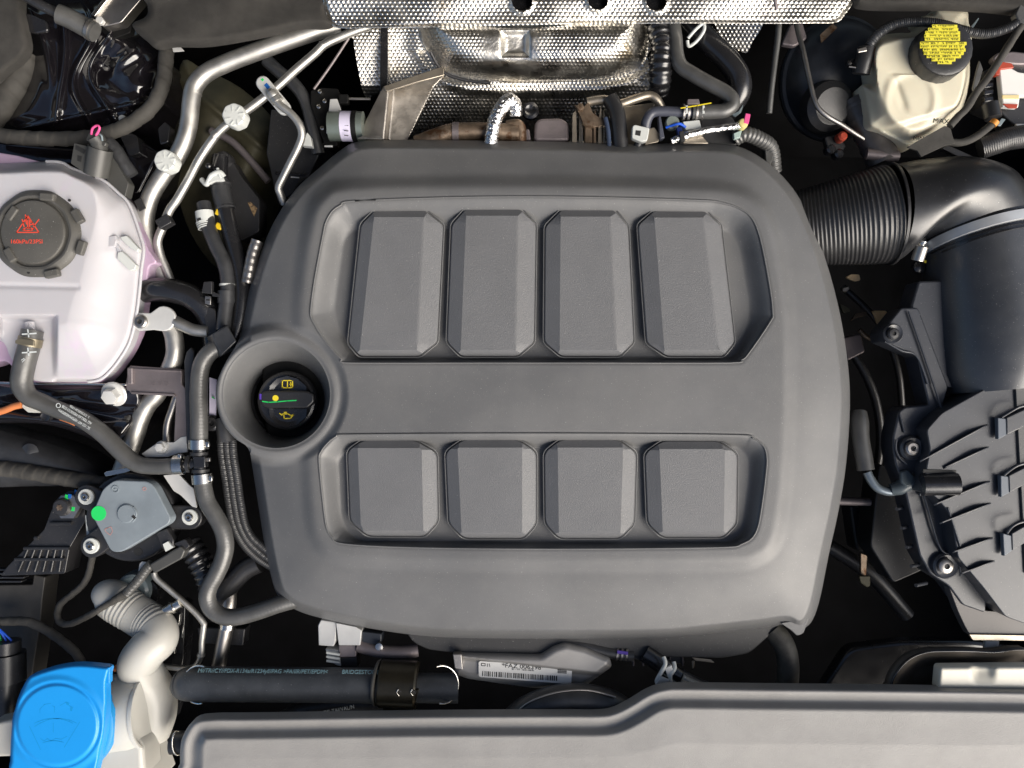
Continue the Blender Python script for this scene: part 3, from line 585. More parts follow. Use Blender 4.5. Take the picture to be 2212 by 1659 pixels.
tube('clamp_band', [(1318, 214, -104), (1332, 240, -96), (1338, 280, -94), (1340, 325, -98)], 17, M['black'], tc_, seg=20, sub=6)
tube('clamp_edge', [(1308, 255, -92), (1314, 285, -88), (1316, 322, -90)], 5, mat('blue_black_plastic', (.05, .07, .12), .35), tc_, seg=10, sub=6)
o = tube('metal_feed_pipe', cC((650, 880, -115), (800, 860, -108), (930, 895, -100), (1050, 860, -98), (1180, 825, -98), (1250, 860, -100), (1300, 950, -110)), 9.5, M['beige'], seg=16, sub=8); tag(o, 'gold tinted metal pipe arching right of the black band clamp', 'pipe')
o = prism('shield_plate', cC((950, 920), (1240, 880), (1220, 1000), (1160, 1060), (1120, 1270), (985, 1270)), -130, 8, M['beige'], r=6, bev=3); tag(o, 'beige metal plate between band clamp and plastic coolant elbow', 'plate')
prism('drip_tray', cB((870, 1195), (930, 1172), (1060, 1172), (1110, 1200)), -75, 8, M['shield'], ls, r=4, bev=3)

# coolant hoses right of the shield
h1 = T('bellows_hose', 'short black bellows hose right of the dimpled shield', 'hose', 1430, 110, -110)
tube('hose_run', [(1420, 44, -110, 23), (1424, 75, -105, 24), (1430, 100, -100, 22), (1427, 135, -104, 25), (1426, 170, -115, 24), (1424, 200, -140, 20)], 24, M['blackg'], h1, seg=24, sub=8, step=2, rf=ribs(17, .06))
o = tube('heater_hose', cC((1385, 180, -100), (1410, 330, -95), (1420, 460, -90), (1460, 570, -85), (1560, 640, -80), (1700, 720, -74), (1830, 790, -70), (1895, 850, -68), (1900, 910, -68), (1840, 955, -68), (1740, 965, -70), (1640, 968, -72), (1560, 968, -74)), 15.5, M['rubberg'], seg=20, sub=8); tag(o, 'grey black hose hooking back on itself right of the shield', 'hose')
h3 = T('heater_hose', 'fat black hose arching down with a white spring clip at the top', 'hose', 1560, 150, -120)
tube('hose_run', cC((1500, 150, -130), (1620, 280, -125), (1740, 400, -118), (1870, 530, -112), (1955, 660, -112), (1965, 790, -118), (1900, 900, -135), (1820, 1000, -160)), 25, M['blackg'], h3, seg=24, sub=8)
tube('spring_clip', cC((1520, 330, -92), (1590, 250, -84), (1650, 205, -84), (1660, 260, -86), (1600, 350, -92), (1530, 400, -98), (1515, 350, -96)), 3.6, M['white'], h3, seg=10, sub=6)
ce = T('coolant_elbow', 'dark plastic coolant elbow with zinc clamps at the hook hose end', 'hose elbow', 1430, 255, -80)
pl_ = mat('grey_blue_plastic', (.07, .075, .10), .38, var=.15)
tube('elbow_pipe', cC((1640, 968, -74), (1460, 968, -76), (1300, 962, -78), (1210, 975, -80), (1165, 1040, -84), (1150, 1120, -92)), 11, pl_, ce, seg=20, sub=8)
for xx in (1480, 1520, 1590, 1640): band('hose_clamp', cC((xx, 968))[0] + (-74,), (1, 0, 0), 15.6, 4.5, 1.5, M['alud'], ce)
for xx in (1510, 1655): prism('clamp_ear', rect(1106 + xx / 4, 236, 5, 17), -56, 6, M['white'], ce, bev=.8)
prism('clamp_tab', cC((1520, 855), (1615, 855), (1625, 900), (1515, 900)), -58, 10, M['cast'], ce, bev=1)
strokes('yellow_stripe', [cC((1460, 935), (1600, 912), (1720, 890))], 2.4, -56, M['yellow'], ce)
prism('locking_tab', cC((1040, 1090), (1060, 1075), (1190, 1105), (1170, 1215), (1120, 1225), (1035, 1190)), -66, 18, M['white'], ce, r=4, bev=2)
prism('tab_window', cC((1070, 1125), (1115, 1130), (1108, 1175), (1065, 1165)), -65.4, 2, M['ink'], ce, bev=0)
prism('elbow_web', cC((1265, 1000), (1285, 1000), (1320, 1190), (1280, 1200)), -74, 20, pl_, ce, bev=1.5)
lathe('elbow_plug', cC((1385, 1060))[0] + (-80,), [(4, 6), (13, 5), (15, 2), (15, -10)], mat('grey_green_plastic', (.20, .23, .21), .4), ce, seg=24)
prism('elbow_bracket', cC((1180, 1110), (1230, 1100), (1275, 1160), (1265, 1225), (1150, 1250)), -84, 8, M['beige'], ce, bev=1)
tube('short_hose', [(1392, 285, -84), (1384, 302, -90), (1372, 325, -98)], 9, M['rubber'], ce, seg=14)
fo_ = T('sensor_lead', 'foil sleeved sensor lead with a pink and yellow plug end', 'sensor lead', 1530, 290, -70)
tube('foil_sleeve', cC((1380, 1225, -74), (1440, 1195, -70), (1530, 1165, -66), (1700, 1125, -64), (1860, 1100, -64), (1975, 1085, -64)), 7.5, M['foil'], fo_, seg=14, sub=8, rf=crinkle(.12))
lathe('plug_end', (1604, 268, -62), [(6, 9), (9, 8), (11, 3), (11, -12)], mat('pale_yellow', (.72, .62, .25), .4), fo_, seg=18)
prism('pink_tag', rect(1614, 256, 11, 22, 12), -52, 5, M['pink'], fo_, r=2, bev=1)
prism('sleeve_tie', rect(1474, 294, 10, 22, -8), -58, 20, M['ink'], fo_, bev=1)
prism('plastic_tip', cC((1915, 1150), (1990, 1120), (1970, 1190), (1920, 1200)), -70, 12, mat('mint_plastic', (.35, .45, .42), .35), fo_, bev=1.5)
wc = T('white_connector', 'small white connector block sitting above the foil sleeved lead', 'connector', 1496, 270, -80)
prism('connector_body', cC((1475, 1050), (1620, 1035), (1640, 1110), (1500, 1120)), -72, 20, M['white'], wc, r=2, bev=1.5)
tube('blue_lead', cC((1330, 1100, -80), (1400, 1080, -72), (1450, 1070, -70), (1500, 1100, -74)), 3, M['bwire'], wc, seg=8)
prism('blue_clip', cC((1420, 1100), (1465, 1090), (1480, 1150), (1440, 1165)), -60, 12, mat('dark_blue_plastic', (.01, .02, .10), .3), wc, bev=1)
o = prism('metal_bracket', cC((1480, 1200), (1560, 1150), (1650, 1180), (1700, 1240), (1480, 1240)), -76, 6, M['beige'], bev=1.5); tag(o, 'small beige metal bracket under the foil sleeved lead', 'bracket')
o = prism('plastic_housing', cC((1620, 1010), (1900, 1000), (1960, 1100), (1950, 1260), (1640, 1250)), -120, 60, M['rubber'], r=8, bev=4); tag(o, 'dark plastic housing behind the right rear edge of the cover', 'housing')
o = tube('drain_hose', [(1588, 300, -110), (1610, 290, -100), (1640, 300, -105), (1665, 320, -120), (1672, 370, -150)], 16, M['rubberg'], seg=18, rf=ribs(9, .05), step=1.8); tag(o, 'grey ribbed hose stub beside the rear right corner of the cover', 'hose')
bits = T('pale_strap', 'thin pale plastic strap end sticking up right of the foil lead', 'strap', 1590, 245, -80)
prism('strap_end', cC((1900, 990), (1960, 960), (2000, 900), (1980, 970), (1930, 1010)), -72, 3, M['smoke'], bits, bev=.5)

# ================================================================== left: coolant tank
tank = T('coolant_tank', 'milky white coolant expansion tank with pinkish lower half at the left edge', 'coolant tank', 130, 600, -80)
TO = spline([(-80, 352), (0, 353), (100, 349), (135, 352), (160, 366), (221, 388), (252, 414), (275, 435), (290, 468), (304, 510), (311, 540), (306, 580), (299, 650), (291, 700), (279, 742), (256, 780), (232, 808), (210, 822), (170, 825), (80, 823), (45, 805), (22, 770), (0, 735), (-80, 728)], 5)
TI = spline([(-80, 376), (0, 376), (120, 372), (160, 385), (196, 405), (207, 430), (208, 468), (190, 540), (170, 615), (158, 645), (148, 680), (140, 700), (90, 703), (40, 700), (-80, 700)], 5)
fto, fti = psdf(TO), psdf(TI)
def tank_z(X, Y):
    do = np.maximum(-fto(X, Y), 0); di = np.maximum(fti(X, Y), 0); t = do / (do + di + 1e-6)
    z = -78 + 22 * (1 - (1 - np.clip(do / 10, 0, 1)) ** 2) + 50 * (.45 * t + .55 * sm(t)) * sm(do / 16)
    pk = sm(1 - np.maximum(np.maximum(np.abs(X - 60) - 52, 0), np.abs(Y - 765) - 72) / 14.)
    z = z - pk * (z + 56) * .92 * (Y > 680)
    z = z + 4 * sm((X - 60) / -50) * 0
    cr = np.exp(-((Y - 617 - .02 * X) / 5.) ** 2) * (X < 172); return z - 3 * cr
hf('tank_body', (-84, 346, 314, 828), 3, tank_z, M['tank'], tank, sdf=fto, skirt=30, angle=50)
TP = spline([(-80, 360), (120, 356), (222, 392), (276, 440), (305, 500), (318, 535), (337, 566), (322, 576), (317, 610), (312, 640), (300, 648), (294, 690), (287, 716), (270, 754), (250, 785), (226, 815), (200, 828), (80, 828), (40, 812), (10, 780), (-80, 760)], 5)
prism('tank_lower_half', TP, -84, 60, M['tankp'], tank, bev=4, seg=3)
tube('seam_flange', [(x, y, -64) for x, y in TO[10:90:3]], 3.4, M['tank'], tank, 10, 2)
prism('moulded_clip', cE((895, 455), (920, 385), (1000, 375), (1005, 420), (990, 470), (905, 470)), -8, 16, M['tank'], tank, r=1, bev=1.5, zf=lambda x, y: -22)
prism('moulded_clip', cE((1040, 385), (1095, 375), (1200, 490), (1185, 520), (1110, 470), (1045, 410)), -28, 16, M['white'], tank, bev=1.5)
prism('moulded_clip', cE((1015, 520), (1055, 510), (1175, 630), (1165, 670), (1120, 680), (1010, 575)), -26, 16, M['white'], tank, bev=1.5)
prism('moulded_clip', cE((985, 440), (1005, 430), (1050, 515), (1020, 530)), -28, 14, M['tank'], tank, bev=1)
tube('outlet_spigot', [(64, 697, -46), (66, 715, -44)], 10, M['tank'], tank, 16, sharp=True); prism('spigot_fin', cE((235, 1190), (250, 1125), (290, 1185)), -33, 6, M['tank'], tank, bev=1)
# tank cap
tcp = T('coolant_cap', 'dark grey screw cap with red hot coolant warning on the milky tank', None, 92, 509, -16, parent=tank)
pc = mat('cap_plastic', (.085, .082, .075), .5, bump=.4, scale=900, var=.12, dust=.3)
lathe('cap_ring', (94, 509, -28), [(72, 26), (74, 33), (79, 34), (86, 31), (93, 24), (96, 14), (95, 2), (92, -4)], pc, tcp, seg=80, rf=lambda a, i: 1 + .008 * math.cos(10 * a))
lathe('cap_disc', (92, 508, -28), [(2, 37), (62, 37), (66, 36), (68, 33), (68, 22), (74, 22)], pc, tcp, seg=72)
lathe('cap_dish', (94, 509, -28), [(68, 23), (75, 25.5), (76, 20)], pc, tcp, seg=64)
for a in (18, 78, 150, 215, 330, 275):
    a_ = math.radians(a); x, y = 92 + 84 * math.cos(a_), 508 + 84 * math.sin(a_)
    prism('grip_lug', rect(x, y, 17, 32, a), 14, 14, pc, tcp, r=4, bev=3.5, seg=3)
for q in cE((597, 70), (245, 695)): lathe('vent_hole', (q[0], q[1], 4.5), [(3, 0), (3.2, -2)], M['ink'], tcp, seg=14)
zz = 9.8
strokes('warning_triangle', [[(36, 502), (60, 466), (84, 502), (36, 502)], [(60, 470), (60, 494)], [(64, 474), (64, 494)], [(60, 474), (56, 468)], [(66, 480), (70, 480)], [(66, 485), (70, 485)], [(48, 474), (52, 490)], [(55, 464), (57, 484)],
                            [(84, 474), (72, 490)], [(49, 496), (56, 498), (66, 498), (73, 495), (66, 492), (56, 492), (49, 496)]], 2.3, zz, M['red'], tcp)
text('pressure_lettering', '160kPa/23PSI', 57, 522, zz, 12.6, M['red'], tcp, sx=1.04)
# connector on tank
lc = T('level_sensor_plug', 'dark grey sensor plug with a pink wire loop on top of the coolant tank', 'plug', 195, 345, -40)
pg = mat('plug_grey', (.065, .065, .062), .4, bump=.2, scale=600, var=.15)
prism('plug_frame', cA((640, 1235), (750, 1260), (790, 1300), (735, 1500), (610, 1410)), -22, 40, pg, lc, r=2, bev=2)
prism('frame_window', cA((655, 1250), (740, 1295), (725, 1330), (650, 1290)), -21.2, 3, M['ink'], lc, bev=0); prism('frame_slot', cA((670, 1340), (705, 1350), (700, 1400), (668, 1390)), -21.2, 3, M['ink'], lc, bev=0)
tube('plug_barrel', cA((870, 1280, -22), (830, 1510, -40)), 25, pg, lc, seg=24, sharp=True)
tube('plug_neck', cA((820, 1180, -10), (850, 1230, -16), (860, 1310, -20)), 17, pg, lc, seg=20)
prism('plug_collar', cA((740, 1210), (770, 1140), (920, 1230), (905, 1265)), -6, 12, pg, lc, r=3, bev=2)
tube('wire_loop', cA((790, 1160, -4), (800, 1110, 4), (840, 1085, 8), (860, 1110, 8), (830, 1170, 0)), 2.6, M['pink'], lc, 10)
tube('wire_loop', cA((840, 1150, -4), (875, 1170, 2), (885, 1215, -4)), 2.2, M['smoke'], lc, 10)
prism('plug_skirt', cA((900, 1480), (960, 1330), (1110, 1580), (1080, 1700), (950, 1640)), -64, 30, pg, lc, r=4, bev=3)
o = tube('wiring_branch', cA((930, 1230, -70), (1000, 1300, -74), (1060, 1400, -78), (1140, 1520, -86)), 15, M['rubber'], seg=16, sub=8, rf=crinkle(.05)); tag(o, 'wrinkled black rubber boot trailing from the level sensor plug', 'boot')
o = prism('clip_block', cA((1360, 1110), (1420, 1050), (1470, 1090), (1455, 1230), (1380, 1250)), -120, 30, M['blackg'], r=4, bev=3); tag(o, 'black plastic clip block between loom and thick aluminium pipe', 'clip')
o = prism('clip_block', cA((1000, 1100), (1180, 1170), (1210, 1320), (1120, 1350)), -150, 40, M['blackg'], r=4, bev=3); tag(o, 'black folded clip behind the tank plug under the loom', 'clip')

# hose from tank to T piece
th = T('tank_hose', 'grey rubber hose curving from the coolant tank down to the tee piece', 'hose', 160, 900, -50)
tube('hose_run', [(70, 714, -40, 22), (62, 752, -36, 22), (52, 790, -34, 22), (47, 828, -36, 22), (62, 856, -40, 20), (92, 870, -44, 19), (128, 886, -48, 18.5), (168, 900, -50, 18.5), (200, 920, -52, 18.5), (228, 942, -54, 18.5), (252, 966, -56, 18.5), (280, 992, -58, 18.5), (305, 1005, -58, 17.5), (340, 1008, -58, 17), (385, 1006, -58, 17)], 18, M['rubberg'], th, seg=28, sub=8)
band('hose_clamp', (65, 738, -38), (-.25, 1, 0), 22.5, 18, 1.6, mat('aged_clamp', (.24, .21, .15), .4, .6, var=.2), th)
prism('clamp_tongue', cE((130, 1280), (175, 1265), (290, 1280), (290, 1330), (130, 1310)), -10, 5, mat('aged_clamp', (.24, .21, .15), .4, .6), th, r=2, bev=1)
for yy in (720, 760): strokes('paint_cross', [[(48, yy + 2), (78, yy)], [(60, yy - 8), (62, yy + 8)]], 3, -15 if yy < 740 else -11.5, M['wprint'], th)
strokes('paint_cross', [[(46, 778), (52, 774)], [(48, 782), (54, 776)]], 1.6, -10, M['wprint'], th)
text('hose_lettering', 'AG TEKLAS MEXICO D2B', 166, 896, -28, 8.5, M['wprint'], th, rot=211, sx=.78)
text('hose_lettering', '5C 122 447 >EPDM/AR/EPDM<', 160, 905, -30, 8.5, M['wprint'], th, rot=211, sx=.72)
text('hose_lettering', '3  Z 0 22.05.24 17/26', 172, 889, -29.5, 7, M['wprint'], th, rot=211, sx=.8)
band('code_ring', (126, 876, -28), (0, 0, 1), 4, 1, 1.2, M['wprint'], th)
tee = T('tee_piece', 'black plastic hose tee with ribbed collars where three hoses meet', 'tee piece', 430, 1000, -56)
tube('tee_run', [(430, 968, -58), (430, 1000, -58), (434, 1030, -58)], 14, M['blackg'], tee, seg=24)
tube('tee_branch', [(390, 1004, -58), (428, 1000, -58)], 13, M['blackg'], tee, seg=24, sharp=True)
for c_, ax in (((430, 980, -58), (0, 1, 0)), ((433, 1017, -58), (0, 1, 0)), ((409, 1002, -58), (1, 0, 0))): band('collar', c_, ax, 14, 7, 4.5, M['black'], tee)
prism('tee_block', [(416, 985), (442, 985), (444, 1010), (418, 1012)], -40, 20, M['blackg'], tee, r=3, bev=3); prism('tee_nub', rect(449, 993, 8, 8), -48, 8, M['alud'], tee, bev=1)
for c_, ax, lb in (((430, 960, -56), (0, 1, 0), 'bright steel ring clamp just above the black tee piece'), ((437, 1034, -56), (.1, 1, 0), 'bright steel ring clamp just below the black tee piece'), ((388, 1004, -58), (1, -.06, 0), 'bright steel ring clamp left of the black tee piece')):
    c2 = T('ring_clamp', lb, 'hose clamp', *c_, group='steel ring clamps round the tee piece')
    band('clamp_band', c_, ax, 19.5, 20, 1.8, M['steel'], c2, 40); 
    q = Vector((ax[0], ax[1])).normalized(); prism('clamp_ear', rect(c_[0] + q.y * 17, c_[1] - q.x * 17 * (1 if ax[0] > .5 else 0), 8, 12, 0), c_[2] + 14, 8, M['steel'], c2, bev=1.5)
o = tube('heater_hose', [(500, 738, -66), (478, 748, -60), (458, 758, -56), (441, 777, -54), (432, 805, -54), (429, 850, -54), (430, 900, -54), (430, 958, -56)], 18.5, M['rubberg'], seg=28, sub=8, step=2.5, rf=ribs(7.5, .008)); tag(o, 'ribbed rubber hose running straight down beside the oil filler flange', 'hose')
o = tube('heater_hose', [(437, 1036, -56), (441, 1060, -56), (448, 1085, -56), (464, 1112, -56), (481, 1145, -56), (487, 1180, -58), (480, 1212, -60), (466, 1243, -62), (452, 1268, -64), (448, 1292, -66), (458, 1316, -68), (482, 1331, -70), (515, 1332, -70), (560, 1320, -72), (600, 1306, -76), (640, 1295, -84)], 18, M['rubberg'], seg=28, sub=8, step=2.5, rf=ribs(7.5, .008)); tag(o, 'ribbed rubber hose snaking down from the tee piece under the cover', 'hose')
o = loft('rubber_sleeve', [(cE((1830, 1228), (1965, 1150), (2045, 1292), (1915, 1415)), -34), (cE((1815, 1240), (1960, 1148), (2052, 1300), (1905, 1425)), -40), (cE((1780, 1260), (1960, 1145), (2060, 1330), (1880, 1440)), -70)], M['rubber'], bev=3)
tag(o, 'square rubber sleeve wrapped over the hose just above the oil filler flange', 'sleeve')

# black hoses at the left of the cover
hh = T('small_coolant_hose', 'black fabric covered hose with a white collar and white ring left of the cover', 'hose', 480, 560, -90)
tube('hose_run', [(440, 440, -110), (446, 468, -104), (451, 492, -100), (466, 530, -94), (483, 565, -90), (491, 600, -88), (491, 635, -84), (487, 670, -80), (482, 715, -74)], 15.5, M['rubber'], hh, seg=24, sub=8)
band('white_collar', (443, 470, -104), (.15, 1, 0), 16, 26, 3, M['white'], hh); prism('collar_window', rect(430, 474, 9, 6, -25), -84, 3, M['ink'], hh, bev=0)
for k in range(4): band('collar_lip', (443 + 1.5 * k, 480 + 4 * k, -103), (.25, 1, 0), 16.5, 2.2, 2.6, M['white'], hh)
band('white_ring', (491, 616, -87), (0, 1, 0), 15.5, 4.5, 1, M['white'], hh)
band('hose_cuff', (489, 642, -84), (0, 1, 0), 15.5, 26, 3, M['rubber'], hh)
h2 = T('long_coolant_hose', 'smooth black hose hugging the left edge of the engine cover', 'hose', 505, 550, -110)
tube('hose_run', [(476, 340, -130), (474, 372, -122), (478, 410, -118), (486, 450, -114), (496, 495, -110), (508, 540, -106), (519, 585, -104), (524, 630, -100), (520, 680, -98), (508, 730, -96)], 17.5, M['blackg'], h2, seg=24, sub=8)
tube('hose_boot', [(474, 392, -120), (480, 425, -116), (487, 448, -114)], 20, M['rubber'], h2, seg=24)
band('boot_ring', (476, 400, -119), (.15, 1, 0), 20, 5, 3, M['rubber'], h2); band('boot_ring', (487, 450, -114), (.2, 1, 0), 19, 4, 2, M['rubber'], h2)
cc = T('spring_clip', 'white plastic C shaped clip gripping the boot at the top of the long hose', 'clip', 466, 385, -100)
tube('clip_arc', [(436, 388, -104), (446, 398, -96), (452, 388, -92), (458, 378, -90), (474, 372, -88), (484, 382, -92)], 5.5, M['white'], cc, seg=12, sub=6); tube('clip_arc', [(470, 364, -90), (473, 376, -88), (480, 388, -92)], 3.5, M['white'], cc, seg=10)
prism('clip_pad', [(452, 376), (466, 370), (478, 376), (484, 390), (462, 392), (450, 398)], -88, 10, M['white'], cc, r=4, bev=2)
lathe('clip_knob', (450, 358, -100), [(3, 4), (6, 2), (7, -10)], M['blackg'], cc, seg=16)
yc = T('yellow_clip', 'small yellow plastic clip squeezed between the two black hoses', 'clip', 473, 475, -110)
for yy in (458, 488): prism('clip_jaw', rect(472, yy, 16, 14, 20), -100, 12, mat('yellow_plastic', (.80, .55, .02), .4), yc, r=4, bev=3)
rl = T('sensor_housing', 'black engine sensor housing with a tan sticker left of the cover corner', 'sensor housing', 530, 430, -150)
prism('housing_body', [(478, 330), (500, 345), (520, 380), (560, 430), (560, 500), (520, 520), (500, 450), (485, 400)], -150, 60, M['black'], rl, r=6, bev=4)
prism('sticker', cA((2140, 1750), (2165, 1745), (2222, 1800), (2195, 1870)), -148, 1, mat('tan_sticker', (.30, .20, .10), .6, wear=((.08, .05, .03), .5, 300)), rl, bev=0)
lathe('housing_knob', (481, 342, -135), [(6, 8), (14, 5), (17, -4), (17, -30)], M['black'], rl, seg=20)
bp = T('braided_pipe', 'silver braided pipe end peeping out at the left edge of the cover', 'pipe', 545, 560, -80)
tube('braid', [(556, 520, -84), (546, 550, -84), (538, 590, -86), (534, 610, -88)], 13, M['alud'], bp, seg=18, step=1.2, rf=ribs(2.6, .03))

fh = T('fat_coolant_hose', 'fat glossy black hose arching from the coolant tank toward the engine', 'hose', 380, 640, -110)
tube('hose_run', [(314, 628, -104), (345, 626, -96), (380, 630, -92), (415, 642, -94), (444, 668, -100), (460, 705, -110), (466, 750, -122)], 26, M['blackg'], fh, seg=28, sub=8)
cb = T('cable_clip', 'small black cable clip with a silver foot beside the fat hose', 'clip', 448, 640, -70)
prism('clip_top', cE((1760, 775), (1830, 770), (1830, 880), (1740, 870)), -62, 14, M['black'], cb, r=2, bev=2)
prism('clip_arm', cE((1830, 860), (1920, 890), (1920, 910), (1830, 900)), -66, 8, M['black'], cb, bev=1)
prism('clip_foot', cE((1770, 900), (1820, 900), (1820, 975), (1770, 965)), -66, 6, M['alud'], cb, bev=1); prism('clip_slot', cE((1780, 925), (1812, 925), (1812, 940), (1780, 938)), -65.4, 1.5, M['ink'], cb, bev=0)
prism('clip_strap', cE((1750, 980), (1860, 1010), (1880, 1250), (1790, 1250)), -76, 10, M['black'], cb, r=6, bev=3)
fpz = T('flange_plate', 'pear shaped aluminium flange plate with a torx bolt right of the coolant tank', 'flange plate', 330, 690, -70)
P = [(305 + 20 * math.cos(a), 695 + 20 * math.sin(a)) for a in np.linspace(PI * .55, PI * 1.45, 9)] + [(325, 676)] + [(352 + 27 * math.cos(a), 688 + 27 * math.sin(a)) for a in np.linspace(-PI * .6, PI * .55, 12)] + [(330, 712)]
prism('plate', P, -66, 10, M['zinc'], fpz, bev=2)
torx(305, 695, -66, 15, fpz, 'torx_bolt', 'alud')
o = tube('silver_pipe', [(378, 694, -78), (398, 704, -80), (420, 713, -82), (450, 716, -84)], 13, M['alu'], seg=20); tag(o, 'short silver pipe curving right from the pear shaped plate', 'pipe')
o = tube('silver_pipe', [(368, 704, -96), (376, 730, -98), (378, 765, -100), (366, 800, -108), (340, 850, -116), (318, 875, -118), (303, 905, -120), (292, 940, -122), (275, 985, -128), (262, 1020, -135)], 19, M['alu'], seg=24); tag(o, 'wide silver pipe dropping behind the cast bracket', 'pipe')
o = tube('silver_pipe', [(384, 850, -120), (374, 880, -120), (362, 918, -122), (360, 960, -126)], 8.5, M['alud'], seg=16); tag(o, 'slender dull pipe between cast bracket and white bracket', 'pipe')
o = tube('silver_pipe', [(318, 560, -150), (335, 600, -150), (352, 640, -150)], 17, M['alu'], seg=20); tag(o, 'pipe end tucked behind the pink flange of the tank', 'pipe')
cbk = T('cast_bracket', 'pinkish grey cast metal engine bracket below the coolant tank', 'bracket', 340, 830, -90)
prism('bracket_body', cE((1120, 1500), (1570, 1530)) + cF((1570, 0), (1620, 60), (1620, 480), (1500, 500), (1520, 120), (1480, 100), (1140, 85), (1090, 50), (1085, -10)), -82, 30, M['cast'], cbk, r=3, bev=4)
prism('bracket_rib', [(283, 795), (392, 800), (392, 804), (283, 800)], -78, 8, M['cast'], cbk, bev=1.5); prism('bracket_rib', [(283, 846), (375, 850), (380, 856), (283, 851)], -78, 8, M['cast'], cbk, bev=1.5)
prism('bracket_boss', rect(280, 812, 12, 36), -74, 14, M['cast'], cbk, r=3, bev=3)
prism('bracket_plate', [(397, 780), (402, 760), (412, 750), (420, 760), (414, 965), (402, 960)], -76, 34, M['rubber'], cbk, bev=3)
text('cast_mark', 'B B B', 345, 829, -81.6, 12, M['cast'], cbk, sx=1.4)
o = prism('foil_sticker', [(452, 815), (468, 820), (466, 900), (452, 905)], -84, 4, M['lilac'], bev=.6); tag(o, 'pale lilac label strip at the left of the oil filler flange', 'label')
tube('green_tick', [(458, 857, -79), (463, 861, -79)], 1.5, M['green'], o, 6)
gr = T('black_grommet', 'small round black grommet under the oil filler flange', 'grommet', 458, 915, -80)
lathe('grommet_ring', (458, 914, -80), [(4, 0), (6, 5), (12, 6), (17, 2), (18, -8)], M['blackg'], gr, seg=24)
wb = T('white_bracket', 'pointed pale zinc bracket bolted left of the steel clamp', 'bracket', 350, 968, -80)
prism('bracket_plate', cF((1220, 605), (1370, 500), (1500, 505), (1560, 460), (1610, 450), (1620, 590), (1540, 600), (1450, 630), (1260, 635)), -80, 5, M['zinc'], wb, r=2, bev=1.2)
hexbolt(349, 966, -78, 14, 10, wb, 'zinc')
o = prism('zinc_strap', cF((1410, 790), (1540, 775), (1640, 880), (1670, 900), (1700, 1070), (1660, 1060), (1560, 960), (1500, 925)), -84, 5, M['zinc'], r=2, bev=1.2); tag(o, 'bent zinc strap below the tee piece beside the actuator', 'strap')
o = prism('steel_tongue', cF((895, 770), (920, 755), (1140, 715), (1155, 740), (1080, 770), (910, 800)), -70, 6, M['steel'], r=2, bev=1.5); tag(o, 'thin bright steel tongue above the slate actuator', 'tongue')
# flange bolt and rail
hb = T('flange_bolt', 'pale grey hex flange bolt on the black rail below the tank', 'bolt', 245, 858, -75)
hexbolt(246, 852, -84, 28, 18, hb, 'zinc', axis=(-.05, .35, 1), hh=22)
fr = psdf(spline([(-60, 826), (60, 828), (200, 832), (300, 835), (300, 900), (240, 970), (210, 955), (150, 930), (80, 915), (-60, 905)], 4))
o = hf('chassis_rail', (-64, 822, 306, 975), 2.5, lambda X, Y: -112 + 26 * (1 - (1 - np.clip(-fr(X, Y) / 14, 0, 1)) ** 2) - 22 * np.exp(-((Y - 868 - .1 * X) / 16.) ** 2) + 4 * np.sin(X / 19. + 2 * np.sin(Y / 15.)), M['paint'], sdf=fr, skirt=160); tag(o, 'glossy black painted chassis rail under the tank hose', 'chassis rail')
o = prism('silver_trim_edge', [(-40, 824), (60, 826), (272, 829), (272, 833), (60, 831), (-40, 829)], -80, 6, M['steel'], bev=1); tag(o, 'thin bright metal edge strip along the bottom of the tank', 'edge strip')
ow = T('orange_sensor_wire', 'orange sleeved wire with a white plug crossing under the tank hose', 'wire', 40, 880, -70)
tube('sleeve', [(-20, 895, -84), (10, 886, -80), (30, 878, -76), (48, 874, -74)], 7.5, M['orange'], ow, seg=14); prism('plug_tip', cF((195, 165), (330, 210), (350, 250), (240, 245), (190, 200)), -72, 10, M['neck'], ow, r=2, bev=1.5)
tube('lead', [(130, 905, -80), (150, 912, -80), (162, 918, -82)], 3, M['orange'], ow, seg=8); lathe('ring_clip', (100, 900, -72), [(6, 2), (10, 4), (10, -10)], M['blackg'], ow, seg=18)
fw = psdf(spline([(-60, 925), (40, 940), (120, 962), (180, 990), (225, 1030), (180, 1046), (80, 1050), (-60, 1040)], 4))
o = hf('side_liner', (-64, 920, 230, 1054), 4, lambda X, Y: -180 + 40 * (1 - (1 - np.clip(-fw(X, Y) / 50, 0, 1)) ** 2), M['rubber'], sdf=fw, skirt=100); tag(o, 'dark brown grey liner panel below the glossy rail', 'liner')
lathe('liner_clip', (64, 978, -150), [(3, 6), (6, 5), (14, 2), (20, 0)], M['rubber'], o, seg=24)
o.children[0].location = -o.location + o.children[0].location if False else o.children[0].location
o = tube('wiring_loom', [(-40, 1008, -140), (40, 1016, -138), (120, 1030, -136), (200, 1042, -136), (260, 1050, -140)], 17, M['tape'], seg=18, sub=8, step=2.2, rf=wrap(26, .08)); tag(o, 'dusty taped loom running right below the dark liner panel', 'wiring loom')

